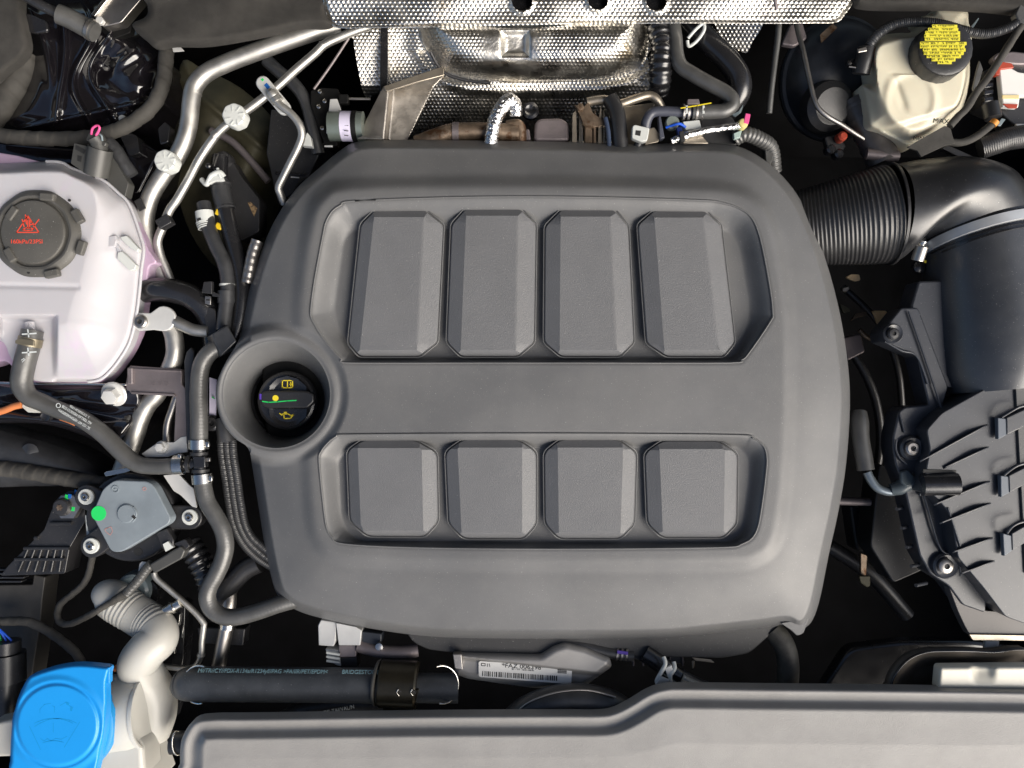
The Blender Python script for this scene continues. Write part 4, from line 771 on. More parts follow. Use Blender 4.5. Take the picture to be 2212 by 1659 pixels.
# ================================================================== actuator
ac = T('actuator', 'slate grey plastic actuator with a green dot on a black bolted mount', 'actuator', 280, 1115, -90)
hp = [(282 + 98 * math.cos(a), 1118 + 96 * math.sin(a)) for a in np.linspace(0, 2 * PI, 40, endpoint=False)]
prism('mount_body', hp, -96, 50, M['black'], ac, bev=6, seg=3)
for x, y, r in ((187, 1074, 27), (198, 1180, 26), (411, 1118, 26)):
    ang = math.atan2(1118 - y, 282 - x); prism('mount_lug', stad(x, y, x + 70 * math.cos(ang), y + 70 * math.sin(ang), r), -88, 34, M['black'], ac, bev=3)
    torx(x - 1, y - 1, -84, 9.5, ac, 'torx_screw', 'steel', washer=17)
AP = [(247, 1037), (320, 1040), (334, 1052), (369, 1120), (364, 1132), (262, 1193), (240, 1192), (198, 1112), (222, 1056)]
prism('actuator_lid', AP, -48, 30, M['slate'], ac, r=10, bev=2.5, seg=3, taper=.01)
loft('lid_step', [(rpoly([(x, y + 1) for x, y in AP], 10), -70), (rpoly([(x + 3, y + 4) for x, y in AP], 10), -98)], M['black'], ac)
lathe('lid_boss', (274, 1109, -48), [(2, 4), (18, 4), (20, 2.5), (20.5, -2)], M['slate'], ac, seg=36); prism('boss_notch', rect(289, 1117, 9, 6, 40), -43.4, 1, M['ink'], ac, bev=0)
tube('boss_rim', [(288, 1096, -46), (294, 1108, -45), (292, 1120, -46), (286, 1127, -47)], 2.2, M['slate'], ac, seg=8)
band('lid_ring', (249, 1057, -47), (0, 0, 1), 6, 1.6, 2, M['slate'], ac); lathe('lid_pin', (249, 1057, -47.5), [(2, 1.5), (2.5, -1)], M['slate'], ac, seg=12)
prism('green_dot', circ(213, 1109, 16, 32), -47.3, .8, M['green'], ac, bev=0)
band('pink_ring', (312, 1056, -47.4), (0, 0, 1), 3, .8, .8, mat('pink_ink', (.55, .25, .22), .6), ac)
strokes('pink_scrawl', [[(228, 1142), (240, 1138), (243, 1148), (238, 1156), (230, 1150), (226, 1144), (234, 1140)]], 1, -47.3, mat('pink_ink', (.55, .25, .22), .6), ac)
lathe('mount_hole', cF((1195, 1450))[0] + (-95.5,), [(9, .4), (9.5, -1)], M['ink'], ac, seg=20)
prism('mount_tag', cF((735, 1130), (760, 1150), (785, 1270), (750, 1330)), -104, 6, M['white'], ac, r=2, bev=1)
cn = T('actuator_plug', 'dark grey electrical plug with a white latch at the actuator corner', 'plug', 360, 1190, -70)
prism('plug_seat', cF((1345, 1290), (1440, 1250), (1500, 1350), (1500, 1420), (1400, 1430)), -66, 24, M['black'], cn, r=3, bev=2.5)
prism('latch', cF((1405, 1385), (1450, 1360), (1480, 1395), (1500, 1410), (1430, 1450)), -60, 10, M['white'], cn, r=1, bev=1)
prism('plug_body', cF((1290, 1560), (1560, 1400), (1600, 1440), (1570, 1510), (1330, 1640)), -60, 30, pg, cn, r=4, bev=5, seg=3)
prism('plug_shell', cF((1500, 1380), (1600, 1340), (1640, 1400), (1590, 1440)), -66, 24, M['black'], cn, r=4, bev=3)
tube('corrugated_sleeve', [(328, 1218, -72), (316, 1230, -74), (300, 1252, -78), (284, 1270, -80), (274, 1282, -82)], 10, M['rubberg'], cn, seg=18, step=.9, rf=ribs(5, .09))
tube('taped_lead', [(276, 1280, -82, 9), (255, 1292, -84, 9), (235, 1304, -86, 7), (212, 1318, -90), (180, 1336, -100), (150, 1348, -110), (130, 1344, -118), (124, 1326, -124), (132, 1304, -130), (156, 1284, -134), (180, 1262, -136), (192, 1238, -138), (200, 1200, -142)], 7, M['tape'], cn, seg=14, step=2, rf=wrap(20, .12))
prism('paper_flag', cF((1205, 1555), (1225, 1535), (1275, 1540), (1260, 1620), (1195, 1620)), -84, 2, M['label'], cn, bev=.3)
bl = T('bellows_boot', 'black ribbed rubber bellows below the right actuator screw', 'boot', 425, 1210, -110)
tube('bellows', [(408, 1175, -116), (428, 1205, -110), (446, 1240, -108), (454, 1262, -112)], 26, M['blackg'], bl, seg=28, step=1.6, rf=ribs(15, .07))
eb2 = T('engine_mount_arm', 'black ribbed engine mount arm with a marked hex nut at the left', 'mount arm', 110, 1150, -120)
prism('arm_body', cF((500, 980), (600, 920), (690, 930), (730, 1040), (740, 1180), (600, 1420), (560, 1640), (0, 1659), (60, 1580), (380, 1260), (440, 1100)), -130, 60, M['black'], eb2, r=5, bev=4)
for a_, b_ in (((440, 1205), (620, 1205)), ((210, 1420), (600, 1420)), ((130, 1515), (560, 1515)), ((300, 1330), (330, 1330))):
    q0, q1 = cF(a_, b_); tube('arm_rib', [(*q0, -126), (*q1, -126)], 4, M['black'], eb2, seg=8, sharp=True)
for k in range(6): q0, q1 = cF((160 + 70 * k, 1620), (240 + 60 * k, 1430)); tube('arm_rib', [(*q0, -126), (*q1, -126)], 2.5, M['black'], eb2, seg=8, sharp=True)
lathe('nut_flange', cF((590, 1060))[0] + (-112,), [(12, 5), (28, 4), (29, 0), (29, -10)], M['alud'], eb2, seg=6, angle=20)
lathe('torx_nut', cF((530, 1065))[0] + (-100,), [(9, 5), (16, 4), (19, 0), (20, -10)], M['black'], eb2, seg=24); lathe('nut_socket', cF((512, 1068))[0] + (-94,), [(6, .6), (6, -1)], M['brown'], eb2, seg=24, rf=lambda a, i: 1 + .25 * math.cos(6 * a))
for q, mm in ((cF((655, 935))[0], 'bluep'), (cF((600, 970))[0], 'bluep'), (cF((575, 975))[0], 'green'), (cF((628, 1080))[0], 'green')): prism('paint_mark', rect(q[0], q[1], 9, 7, 100), -106 if q[1] > 1070 else -124, 2, M[mm], eb2, bev=0)

# braided loom beside the cover
o = T('braided_loom', None, None, 500, 1000, -90)
for q in (-12.5, 0, 12.5): tube('loom_strand', [(490 + q, 950, -84), (492 + q, 985, -84), (500 + q, 1035, -84), (507 + q, 1085, -86), (516 + q, 1130, -88), (533 + q * .8, 1165 - q * .5, -90), (558 + q * .4, 1190 - q, -94), (590, 1214 - q, -100)], 8.5, M['rubber'], o, seg=14, sub=8, step=.9, rf=ribs(4.2, .07))
tube('loom_boot', [(484, 905, -88), (487, 930, -84), (490, 955, -82)], 19, M['rubber'], o)
tag(o, 'black woven loom sleeve tucked under the left lower edge of the cover', 'wiring loom')
o = tube('black_hose', [(470, 1290, -130), (500, 1260, -124), (530, 1230, -120), (560, 1215, -120)], 22, M['black'], seg=20); tag(o, 'black hose stub hidden beneath the snaking rubber hose', 'hose')

# ================================================================== washer bottle
wt = T('washer_neck', 'milky white washer bottle neck with a ribbed S shaped pipe', 'washer bottle', 300, 1500, -60)
tube('filler_pipe', [(222, 1296, -140, 24), (232, 1290, -136, 38), (252, 1300, -132, 42), (280, 1318, -126, 41), (310, 1337, -118, 41), (338, 1358, -100, 41), (340, 1382, -84, 42), (318, 1404, -74, 42), (300, 1434, -84, 43), (314, 1466, -104, 44), (332, 1500, -118, 45), (334, 1540, -124, 45), (322, 1580, -130, 44)], 42, M['neck'], wt, seg=36, sub=10, step=1.5,
     rf=lambda s, th: 1 + .022 * math.sin(2 * PI * s / 10.5) * (1 if 45 < s < 95 or 130 < s < 165 else 0))
tube('neck_body', [(150, 1560, -92, 95), (215, 1546, -82, 84), (262, 1540, -76, 79), (296, 1538, -72, 76), (318, 1537, -70, 70)], 80, M['neck'], wt, seg=40, sub=6)
band('neck_ring', (316, 1537, -71), (1, -.12, 0), 69, 8, 5, M['neck'], wt, 48)
prism('neck_skirt', cG((860, 1390), (1160, 1380), (1230, 1470), (1240, 1659), (1260, 1900), (780, 1900)), -26, 90, M['neck'], wt, r=16, bev=14, seg=4)
prism('neck_skirt', cG((1180, 1350), (1290, 1400), (1285, 1560), (1370, 1800), (1180, 1800)), -66, 90, M['neck'], wt, r=5, bev=8, seg=3)
prism('neck_skirt', cG((-120, 1290), (120, 1240), (160, 1560), (-120, 1570)), -20, 60, M['neck'], wt, r=8, bev=8, seg=3)
lathe('orange_seal', cG((1010, 800))[0] + (-90,), [(3, 10), (8, 0), (8, -20)], M['orange'], wt, seg=16)
bc = T('washer_cap', 'bright blue flip cap with a windscreen washer symbol at the bottom left', None, 125, 1565, 20, parent=wt)
BO = spline(cG((90, 1800), (88, 1600), (98, 1350), (125, 1180), (165, 1030), (240, 885), (310, 840), (430, 800), (540, 775), (650, 762), (760, 765), (860, 775), (945, 790), (940, 850), (925, 920), (925, 1030), (925, 1200), (905, 1380), (870, 1540), (835, 1700), (820, 1800)), 4)
fbo = psdf(BO)
def bz(X, Y):
    d = np.maximum(-fbo(X, Y), 0); r = np.hypot(X - 124, Y - 1566)
    z = 30 + 9 * (1 - (1 - np.clip(d / 8, 0, 1)) ** 2) + 6 * sm((112 - r) / 22.) - 3 * np.exp(-((r - 91) / 4.) ** 2)
    return z + 1.5 * sm((88 - r) / 5)
hf('cap_lid', (20, 1432, 240, 1700), 2, bz, M['blue'], bc, sdf=fbo, skirt=16, angle=55)
lathe('cap_skirt', (148, 1560, -10), [(100, 26), (108, 22), (110, 8), (104, 4), (104, -10)], mat('blue_cap_side', (.008, .26, .62), .34), bc, seg=64)
prism('cap_thumb_tab', cG((850, 800), (945, 790), (945, 930), (905, 930)), 36, 14, M['blue'], bc, r=2, bev=2.5)
sz = 46.6; db = mat('blue_cap_side', (.008, .26, .62), .34)
arc = lambda cx_, cy_, r_, a0, a1, n=10: [(cx_ + r_ * math.cos(math.radians(a0 + (a1 - a0) * i / n)), cy_ + r_ * math.sin(math.radians(a0 + (a1 - a0) * i / n))) for i in range(n + 1)]
strokes('washer_symbol', [cG((255, 1300), (350, 1500)), cG((555, 1480), (690, 1260)), arc(116, 1640, 88, -118, -62), arc(116, 1662, 62, -112, -70), cG((300, 1300), (350, 1270), (420, 1240), (520, 1230), (600, 1245), (660, 1270))], 1.5, sz, db, bc, 1.2)
strokes('washer_spray', [cG((345, 1180), (345, 1150), (385, 1110), (440, 1100)), cG((470, 1180), (470, 1130), (450, 1120)), cG((520, 1120), (570, 1090), (620, 1140)), cG((350, 1405), (380, 1425), (410, 1405), (440, 1425), (480, 1405), (530, 1410), (580, 1385)), cG((460, 1270), (460, 1350))], 1.3, sz, db, bc, 1.2)
prism('spray_drop', cG((570, 1085), (600, 1100), (595, 1120), (572, 1110)), sz + .2, 1, db, bc, bev=0); prism('spray_drop', cG((610, 1125), (632, 1135), (622, 1170), (606, 1165)), sz + .2, 1, db, bc, bev=0)
gd = T('grey_blue_bung', 'smoky blue grey round bung behind the ribbed washer pipe', 'bung', 290, 1275, -160)
lathe('bung_disc', (287, 1276, -170), [(12, 6), (30, 8), (36, 4), (38, -4), (40, -30)], M['smoke'], gd, seg=40)
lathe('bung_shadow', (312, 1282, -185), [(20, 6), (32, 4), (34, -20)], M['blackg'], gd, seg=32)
# left bottom bits
pnl = T('inner_fender_liner', 'matt black side panel with a pale worn edge at the lower left', 'panel', 50, 1360, -180)
prism('panel_sheet', cG((-100, 80), (280, 75), (290, -10), (390, 10), (365, 200), (345, 430), (300, 700), (270, 900), (-100, 920)), -170, 60, mat('worn_black_panel', (.06, .056, .05), .5, var=.3, bump=.3), pnl, r=3, bev=8, seg=3)
for k in range(4): prism('vent_fin', cG((-100, -60 + 34 * k), (250 - 20 * k, -60 + 34 * k), (240 - 20 * k, -44 + 34 * k), (-100, -44 + 34 * k)), -150, 20, M['black'], pnl, bev=1)
pc2 = T('pump_connector', 'stepped black round connector standing at the lower left edge', 'connector', 15, 1450, -120)
tube('connector_head', cG((60, 560, -100), (60, 660, -100)), 27, M['black'], pc2, seg=28, sharp=True); tube('connector_body', cG((70, 665, -104), (75, 905, -104)), 34, M['black'], pc2, seg=28, sharp=True)
tube('connector_tail', cG((70, 905, -108), (60, 1060, -110), (50, 1250, -120)), 24, M['black'], pc2, seg=24)
for k, mm in enumerate(('bwire', 'bwire', 'green')): tube('wire', cG((100 - 46 * k, 560, -96), (40 - 30 * k, 500 - 10 * k, -92), (-40, 430 + 20 * k, -90)), 2.2, M[mm], pc2, seg=8)
o = tube('taped_cable', [(-30, 1344, -110), (20, 1342, -108), (60, 1343, -106), (95, 1358, -106), (128, 1380, -108), (155, 1402, -110), (170, 1420, -112), (182, 1450, -118)], 9.5, M['tape'], seg=16, sub=8, step=2, rf=wrap(24, .10)); tag(o, 'dark taped cable curving down toward the blue washer cap', 'cable')
sp = T('refrigerant_line', 'thin bent aluminium line with a valve stub right of the washer pipe', 'pipe', 400, 1340, -120)
tube('line_run', cG((1330, -30, -112), (1350, 20, -112), (1430, 90, -114), (1560, 200, -116), (1680, 310, -118), (1755, 400, -120), (1760, 440, -120), (1745, 560, -122), (1738, 680, -124), (1690, 775, -126), (1600, 800, -128), (1420, 780, -130)), 6.5, M['alu'], sp, seg=14, sub=6)
band('line_joint', cG((1738, 680))[0] + (-124,), (-.2, 1, 0), 6.5, 6, 2, M['alu'], sp)
tube('valve_stub', cG((1560, 235, -112), (1420, 310, -108)), 11, M['steel'], sp, seg=20, sharp=True); band('valve_ring', cG((1500, 268))[0] + (-110,), (-1, .55, 0), 11, 6, 3, M['steel'], sp)
o = tube('silver_pipe', [(497, 1272, -130), (494, 1310, -130), (488, 1360, -132), (480, 1400, -134), (470, 1450, -138)], 15, M['alud'], seg=20); tag(o, 'upright dull silver pipe glimpsed below the snaking hose', 'pipe')
band('pipe_ring', (492, 1352, -131), (-.1, 1, 0), 15, 10, 2, M['steel'], o)
o.children[0].location = Vector((0, 0, 0))
fb = T('frame_strut', 'black plastic strut with glossy highlights beside the washer pipe', 'strut', 400, 1400, -170)
prism('strut_body', [(385, 1300), (400, 1310), (396, 1420), (380, 1520), (370, 1560), (350, 1560), (372, 1420)], -165, 50, M['blackg'], fb, bev=3, r=4)
prism('strut_block', [(425, 1355), (530, 1358), (525, 1395), (430, 1390)], -160, 40, M['black'], fb, bev=3, r=4)
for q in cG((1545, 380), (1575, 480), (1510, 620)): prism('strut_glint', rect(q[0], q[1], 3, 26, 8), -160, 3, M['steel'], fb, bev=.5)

# ================================================================== bottom centre
ah = T('aircon_hose', 'thick black rubber air conditioning hose lying across the bottom left', 'hose', 700, 1480, -70)
tube('hose_run', [(404, 1477, -80, 33), (414, 1477, -78, 36), (500, 1478, -76, 36), (650, 1479, -76, 36), (818, 1481, -76, 36), (824, 1481, -76, 33)], 36, M['acrub'], ah, seg=36, sub=5)
tube('hose_tail', [(880, 1485, -84), (940, 1486, -84), (990, 1486, -86)], 31, M['acrub'], ah, seg=32)
tube('hose_core', [(815, 1482, -78), (890, 1484, -80)], 27, M['black'], ah, seg=28, sharp=True)
text('hose_lettering', 'M//TR//CY//FDX-R134a/R1234yf//PAG >PA/IIR/PET/EPDM<', 568, 1450, -51, 13, M['cprint'], ah, sx=.88, tilt=-48, rot=.6)
text('hose_lettering', 'BRIDGESTONE', 779, 1452, -51, 13, M['cprint'], ah, sx=.95, tilt=-48, rot=.6)
hc = T('hose_bracket_clamp', 'dark bronze barrel clamp with two holes gripping the thick hose', 'clamp', 850, 1480, -70)
bz_ = mat('bronze_black_metal', (.05, .044, .032), .28, .6, var=.2, vscale=60, bump=.15)
lathe('barrel', (862, 1478, -76), [(40, -42), (48, -41), (50, -38), (50, 36), (47, 40)], bz_, hc, axis=(1, .05, 0), seg=48)
prism('barrel_foot', [(832, 1498), (905, 1490), (892, 1536), (826, 1540)], -44, 50, bz_, hc, r=3, bev=3)
lathe('barrel_face', (815, 1474, -74), [(33, -2), (46, -2), (48, 1), (48, 4)], mat('matt_clamp_face', (.09, .085, .075), .6), hc, axis=(1, .05, .1), seg=40)
for x in (862, 892): lathe('clamp_hole', (x, 1496, -25), [(5, .8), (6, .6), (6.4, -2)], M['ink'], hc, axis=(0, .35, 1), seg=18); tube('hole_rim', [(x - 1, 1489, -22), (x - 5, 1496, -22), (x, 1503, -25)], 1.2, M['steel'], hc, seg=8)
for xx, sgn, lb in ((430, -1, 'thin wire ring looped round the left end of the thick hose'), (955, 1, 'thin wire ring looped round the right end of the thick hose')):
    P = [(xx + sgn * 35 * math.cos(a), 1479 + 41 * math.sin(a), -52 - 14 * math.cos(a)) for a in np.linspace(-1.9, 1.75, 20)]
    o = tube('wire_ring', P, 2.0, M['steel'], seg=8, sub=3); tag(o, lb, 'wire ring', 'wire rings at the ends of the thick hose')
P = [(384 - 12 * math.cos(a), 1605 + 26 * math.sin(a), -40 + 10 * math.cos(a)) for a in np.linspace(-1.8, 1.8, 16)]
o = tube('wire_ring', P, 2.0, M['steel'], seg=8, sub=3); tag(o, 'thin wire ring at the left end of the front panel cover', 'wire ring')
o = tube('lower_hose', [(372, 1604, -60), (400, 1604, -60), (430, 1604, -60)], 24, M['rubber'], seg=24, sharp=False); tag(o, 'black hose end disappearing under the front panel corner', 'hose')
o = tube('lower_hose', [(590, 1570, -110), (650, 1540, -110), (710, 1525, -110), (780, 1522, -110), (830, 1530, -112)], 22, M['rubber'], seg=24)
tag(o, 'black printed hose in the gap below the thick hose', 'hose'); text('hose_lettering', '-P>TC-TAI/VAL/N', 725, 1535, -86, 12, M['wprint'], o, rot=-12, sx=.9)
al = T('alternator_plug', 'pale grey stepped plastic block below the front left cover edge', 'plug', 740, 1375, -110)
for P, zz_, mm in ((((560, 380), (690, 400), (690, 560), (670, 610), (540, 600), (535, 430)), -100, 'zinc'), (((690, 405), (860, 440), (912, 470), (900, 600), (715, 600)), -94, 'zinc'), (((715, 600), (865, 600), (865, 700), (715, 705)), -104, 'cast'), (((600, 630), (715, 640), (735, 780), (690, 770), (620, 720)), -110, 'zinc'), (((725, 705), (870, 700), (880, 790), (730, 790)), -112, 'black'), (((915, 480), (1085, 500), (1080, 590), (915, 600)), -104, 'blum')):
    prism('plug_block', cL(*P), zz_, 40, M[mm], al, r=2, bev=2.5)
for k in range(3): tube('block_rib', cL((610, 660 + 36 * k, -100), (725, 680 + 36 * k, -100)), 3, M['white'], al, seg=8, sharp=True)
o = tube('casting_pipe', cL((880, 600, -110), (1080, 650, -110), (1250, 660, -112), (1400, 640, -118)), 14, M['cast'], seg=18); tag(o, 'dark metal stub above the bronze barrel clamp', 'pipe')
lathe('stub_cap', cL((1065, 610))[0] + (-92,), [(4, 4), (8, 3), (9, -6)], M['steel'], o, seg=16)
o.children[0].location = Vector((0, 0, 0))
md = T('control_module', 'grey metal control module with a white barcode label below the cover', 'control module', 1140, 1445, -80)
mm_ = mat('module_metal', (.34, .33, .32), .42, .4, var=.1, bump=.2)
fm = psdf(rpoly([(978, 1412), (1168, 1416), (1196, 1398), (1222, 1390), (1262, 1398), (1318, 1422), (1322, 1440), (1258, 1486), (1150, 1486), (1010, 1466), (984, 1456)], 7))
hf('module_case', (974, 1386, 1326, 1490), 2, lambda X, Y: -70 - 14 * sm((Y - 1430 - .12 * (X - 1106)) / 9.) * 1 + 12 * (1 - (1 - np.clip(-fm(X, Y) / 14, 0, 1)) ** 2) - 12, mm_, md, sdf=fm, skirt=30, angle=60)
prism('end_cap', [(978, 1413), (997, 1413), (1000, 1448), (982, 1444)], -66, 20, M['alud'], md, r=3, bev=2)
prism('barcode_label', [(1034, 1428), (1236, 1442), (1234, 1478), (1034, 1462)], -76, 1.2, M['label'], md, r=5, bev=0)
x = 1042.0; bars = []
random.seed(9)
while x < 1202:
    w_ = random.choice((1.2, 1.8, 2.6)); yb = 1449 + (x - 1034) * .065; bars.append((x, w_, yb)); x += w_ + random.choice((1.6, 2.2, 3.2))
V = []; F = []
for x, w_, yb in bars:
    k = len(V); V += [W(x, yb, -75.5), W(x + w_, yb + .1, -75.5), W(x + w_ - .3, yb + 11, -75.5), W(x - .3, yb + 11, -75.5)]; F.append([k + 3, k + 2, k + 1, k])
link('barcode_print', V, F, M['ink'], md, smooth=False)
text('label_lettering', '*FAZ 006398*', 1130, 1440.5, -75.4, 12.5, M['ink'], md, rot=3.6, sx=1.25)
text('label_lettering', '01 - V7  10.01.06.01', 1130, 1447, -75.4, 5, M['ink'], md, rot=3.6, sx=1.2)
strokes('label_print', [[(1040, 1433), (1048, 1433.5), (1048, 1438.5), (1040, 1438), (1040, 1433)], [(1053, 1434), (1053, 1440)], [(1057, 1434), (1058, 1440)]], 1.3, -75.4, M['ink'], md, .3)
strokes('label_print', [[(1205 + 4 * i, 1447 + 3 * j + .2 * i), (1207.5 + 4 * i, 1447.2 + 3 * j + .2 * i)] for i in range(5) for j in range(3)], 2, -75.4, M['ink'], md, .3)
uh = T('vacuum_hose', 'dark hose with a purple band emerging under the cover front edge', 'hose', 1330, 1410, -100)
tube('hose_run', [(1215, 1388, -104), (1260, 1396, -100), (1310, 1408, -98), (1345, 1414, -98), (1368, 1416, -98)], 13, M['rubber'], uh, seg=20)
for xx in (1332, 1342, 1352): band('hose_ring', (xx, 1412, -98), (1, .15, 0), 13, 4, 2, M['alud'], uh)
prism('purple_band', rect(1345, 1410, 24, 7, 8), -82, 2, M['purple'], uh, bev=.5)
uc = T('coolant_connector', 'black ribbed coolant connector with a white spring clamp and silver braid', 'connector', 1430, 1450, -90)
prism('connector_block', cK((1030, 600), (1350, 590), (1480, 700), (1500, 760), (1250, 770), (1050, 720)), -104, 40, M['black'], uc, r=5, bev=4)
for xx in (1045, 1130, 1360, 1470): prism('block_fin', cK((xx, 600), (xx + 12, 600), (xx + 12, 780), (xx, 780)), -98, 30, M['cast'], uc, bev=1)
tube('connector_neck', cK((1140, 660, -96), (1240, 730, -92), (1340, 800, -88), (1440, 870, -84)), 19, M['blackg'], uc, seg=24)
tube('braid', cK((1450, 870, -82), (1560, 930, -80), (1720, 1000, -80)), 17, M['rubber'], uc, seg=24)
tube('braid_stripe', cK((1470, 880, -66), (1560, 925, -64), (1700, 990, -64)), 8, mat('silver_braid', (.62, .62, .6), .4, .6, bump=.8, scale=900), uc, seg=14, step=1, rf=ribs(3.6, .09))
for o_ in (0, 20): tube('spring_clamp', cK((1310 + o_ * 4.4, 700 + o_ * 2.2, -46), (1325 + o_ * 4, 760 + o_ * 2, -38), (1290 + o_ * 4, 830 + o_, -36), (1250 + o_ * 6, 910, -38), (1280 + o_ * 5, 955, -42)), 4.4, M['white'], uc, seg=12)
prism('clamp_plate', cK((1320, 800), (1380, 770), (1400, 850), (1350, 880)), -34, 6, M['zinc'], uc, bev=1)
prism('clamp_plate', cK((1240, 930), (1290, 870), (1360, 900), (1330, 960), (1280, 960)), -32, 6, M['zinc'], uc, r=2, bev=1)
prism('steel_tab', cK((1555, 705), (1720, 725), (1750, 750), (1590, 735)), -90, 4, M['beige'], uc, bev=1); prism('steel_tab', cK((1555, 735), (1580, 735), (1570, 800), (1555, 800)), -92, 4, M['beige'], uc, bev=1)
o = tube('radiator_hose', [(1085, 1590, -60), (1135, 1540, -56), (1200, 1515, -52), (1270, 1512, -52), (1330, 1530, -56), (1370, 1570, -60)], 33, M['rubber'], seg=40, sub=10); tag(o, 'arched black radiator hose behind the step in the front panel', 'hose')
o = tube('radiator_hose_seam', [(1090, 1570, -34), (1135, 1522, -30), (1200, 1496, -27), (1270, 1491, -27), (1330, 1506, -30)], 2.0, M['alud'], o, seg=8)
o = tube('intercooler_hose', [(1668, 1360, -110), (1692, 1390, -100), (1702, 1430, -96), (1700, 1480, -96), (1692, 1520, -96)], 23, mat('dusty_rubber', (.05, .048, .042), .6, var=.6, vscale=70), seg=24); tag(o, 'dusty dark hose beneath the lower right corner of the cover', 'hose')

# ================================================================== right: intake duct and air box
du = T('intake_duct', 'big glossy black corrugated intake duct sweeping in from the right of the cover', 'intake duct', 1900, 460, -80)
tube('corrugated_section', [(1660, 500, -190, 74), (1730, 492, -165, 80), (1800, 482, -140, 90), (1870, 471, -120, 100), (1918, 463, -112, 105)], 90, M['black'], du, seg=48, sub=8, step=1.0, rf=ribs(8.0, .009), angle=70)
keys = np.array([(90, 1922, 463, 104, -112), (75, 1968, 455, 112, -113), (55, 2020, 446, 121, -115), (35, 2068, 450, 123, -117), (20, 2096, 476, 117, -118), (12, 2111, 502, 111, -118)], float)[::-1]
keys = np.array(spline([tuple(k_) for k_ in keys], 8, False))
V = []; F = []; ns, sg = 44, 72
for i in range(ns + 1):
    th = 90 - 78 * i / ns; cx_, cy_, rr, zz_ = (float(np.interp(th, keys[:, 0], keys[:, k])) for k in (1, 2, 3, 4)); t_ = math.radians(th)
    c_ = W(cx_, cy_, zz_); s_ = U * (D - zz_) / D; rad = Vector((math.cos(t_), math.sin(t_), 0)); tan = Vector((math.sin(t_), -math.cos(t_), .18 * (1 - th / 90))).normalized(); up_ = rad.cross(tan).normalized(); up_ = up_ if up_.z > 0 else -up_
    for k in range(sg):
        a = 2 * PI * k / sg; V.append(c_ + (rad * math.cos(a) + up_ * math.sin(a)) * rr * s_)
    if i: F += [[(i - 1) * sg + k, (i - 1) * sg + (k + 1) % sg, i * sg + (k + 1) % sg, i * sg + k] for k in range(sg)]
link('smooth_elbow', V, F, mat('elbow_plastic', (.020, .021, .024), .33, var=.2, spec=1.0, rvar=.05, dust=.2), du, angle=60)
band('duct_lip', (1922, 463, -105), (1, -.06, .12), 105, 5, 4, M['black'], du, 56)
AX = (.20, .95, .18)
mf = T('sensor_tube', 'wide satin black air sensor tube with clamp joining duct and air box', 'air tube', 2160, 700, -100)
lathe('tube_body', (2111, 502, -118), [(100, -6), (108, -4), (111, 0), (112, 40), (118, 130), (122, 230), (122, 300), (110, 340)], mat('satin_black_plastic', (.040, .044, .052), .34, spec=1.0, bump=.12, scale=700, var=.15, rvar=.05, dust=.3), mf, axis=(.10, .99, .03), seg=72)
for h_, r_, t_ in ((-4, 110, 6), (27, 111, 4), (36, 111, 3)): 
    lathe('tube_lip', (2111, 502, -118), [(r_, h_ - 2), (r_ + t_, h_ - 2), (r_ + t_, h_ + 2), (r_, h_ + 2)], M['blackg'], mf, AX, 72, closed=True)
hc2 = T('duct_clamp', 'bright steel worm drive clamp around the intake duct joint', 'hose clamp', 2166, 600, -64)
lathe('clamp_band', (2111, 502, -118), [(110, 2), (118, 1), (118, 20), (110, 22)], M['clampst'], hc2, AX, 96, closed=True)
for q in cH((1310, 560), (1350, 600)): prism('yellow_dab', rect(q[0] + 3, q[1], 5, 6), -110, 3, M['yellow'], hc2, bev=1)
tube('worm_housing', cH((1290, 590, -22), (1330, 470, -12)), 13, M['alud'], hc2, seg=16, sharp=True)
lathe('worm_screw', cH((1330, 440))[0] + (-110,), [(6, 10), (10, 9), (11, 6), (11, 0), (17, -1), (17, -5), (8, -8)], M['steel'], hc2, axis=(.2, -.8, .7), seg=24)
prism('screw_slot', rect(1991, 517, 18, 3, -10), -95, 3, M['ink'], hc2, bev=0)
lathe('worm_foot', cH((1310, 650))[0] + (-130,), [(8, 6), (14, 3), (15, -8)], M['blackg'], hc2, seg=16)
# air box
ab = T('air_box', 'black ribbed air filter box with torx screws at the right edge', 'air filter box', 2110, 1080, -60)
sb = mat('satin_box_plastic', (.034, .038, .048), .34, spec=.8, bump=.15, scale=700, var=.15, dust=.3)
prism('box_flange', cH((1230, 1000), (1300, 1000), (1560, 1680)) + cI((1500, 250), (1700, 500), (1500, 600), (1600, 1100), (1800, 1500), (1900, 1659)) + cJ((1880, 320), (1680, 250), (1560, 85), (1400, -20)) + cI((1310, 1480), (1180, 900), (1100, 690), (1080, 560), (1080, 460), (1130, 240), (1180, 200), (1390, 180)) + cH((1290, 1420), (990, 1290), (980, 1210), (1150, 1000)), -68, 60, sb, ab, r=6, bev=4, seg=3)
prism('box_neck', cH((1300, 770), (1560, 760), (2120, 1600), (1900, 1720), (1560, 1700), (1420, 1640), (1230, 1010)), -76, 60, sb, ab, r=6, bev=5, seg=3)
prism('box_lid', cI((1370, 395), (1500, 250), (1950, 0), (2300, -190), (2300, 2100), (2050, 2010), (1860, 1760), (1640, 1500), (1600, 1230), (1540, 1080), (1430, 960), (1330, 940), (1400, 560)), -20, 90, sb, ab, r=8, bev=5, seg=3)
prism('lid_panel', cI((2140, 0), (2300, -62), (2300, 1659), (2230, 1640)), -14, 10, mat('grey_lid_panel', (.10, .10, .10), .4, bump=.3), ab, r=2, bev=2)
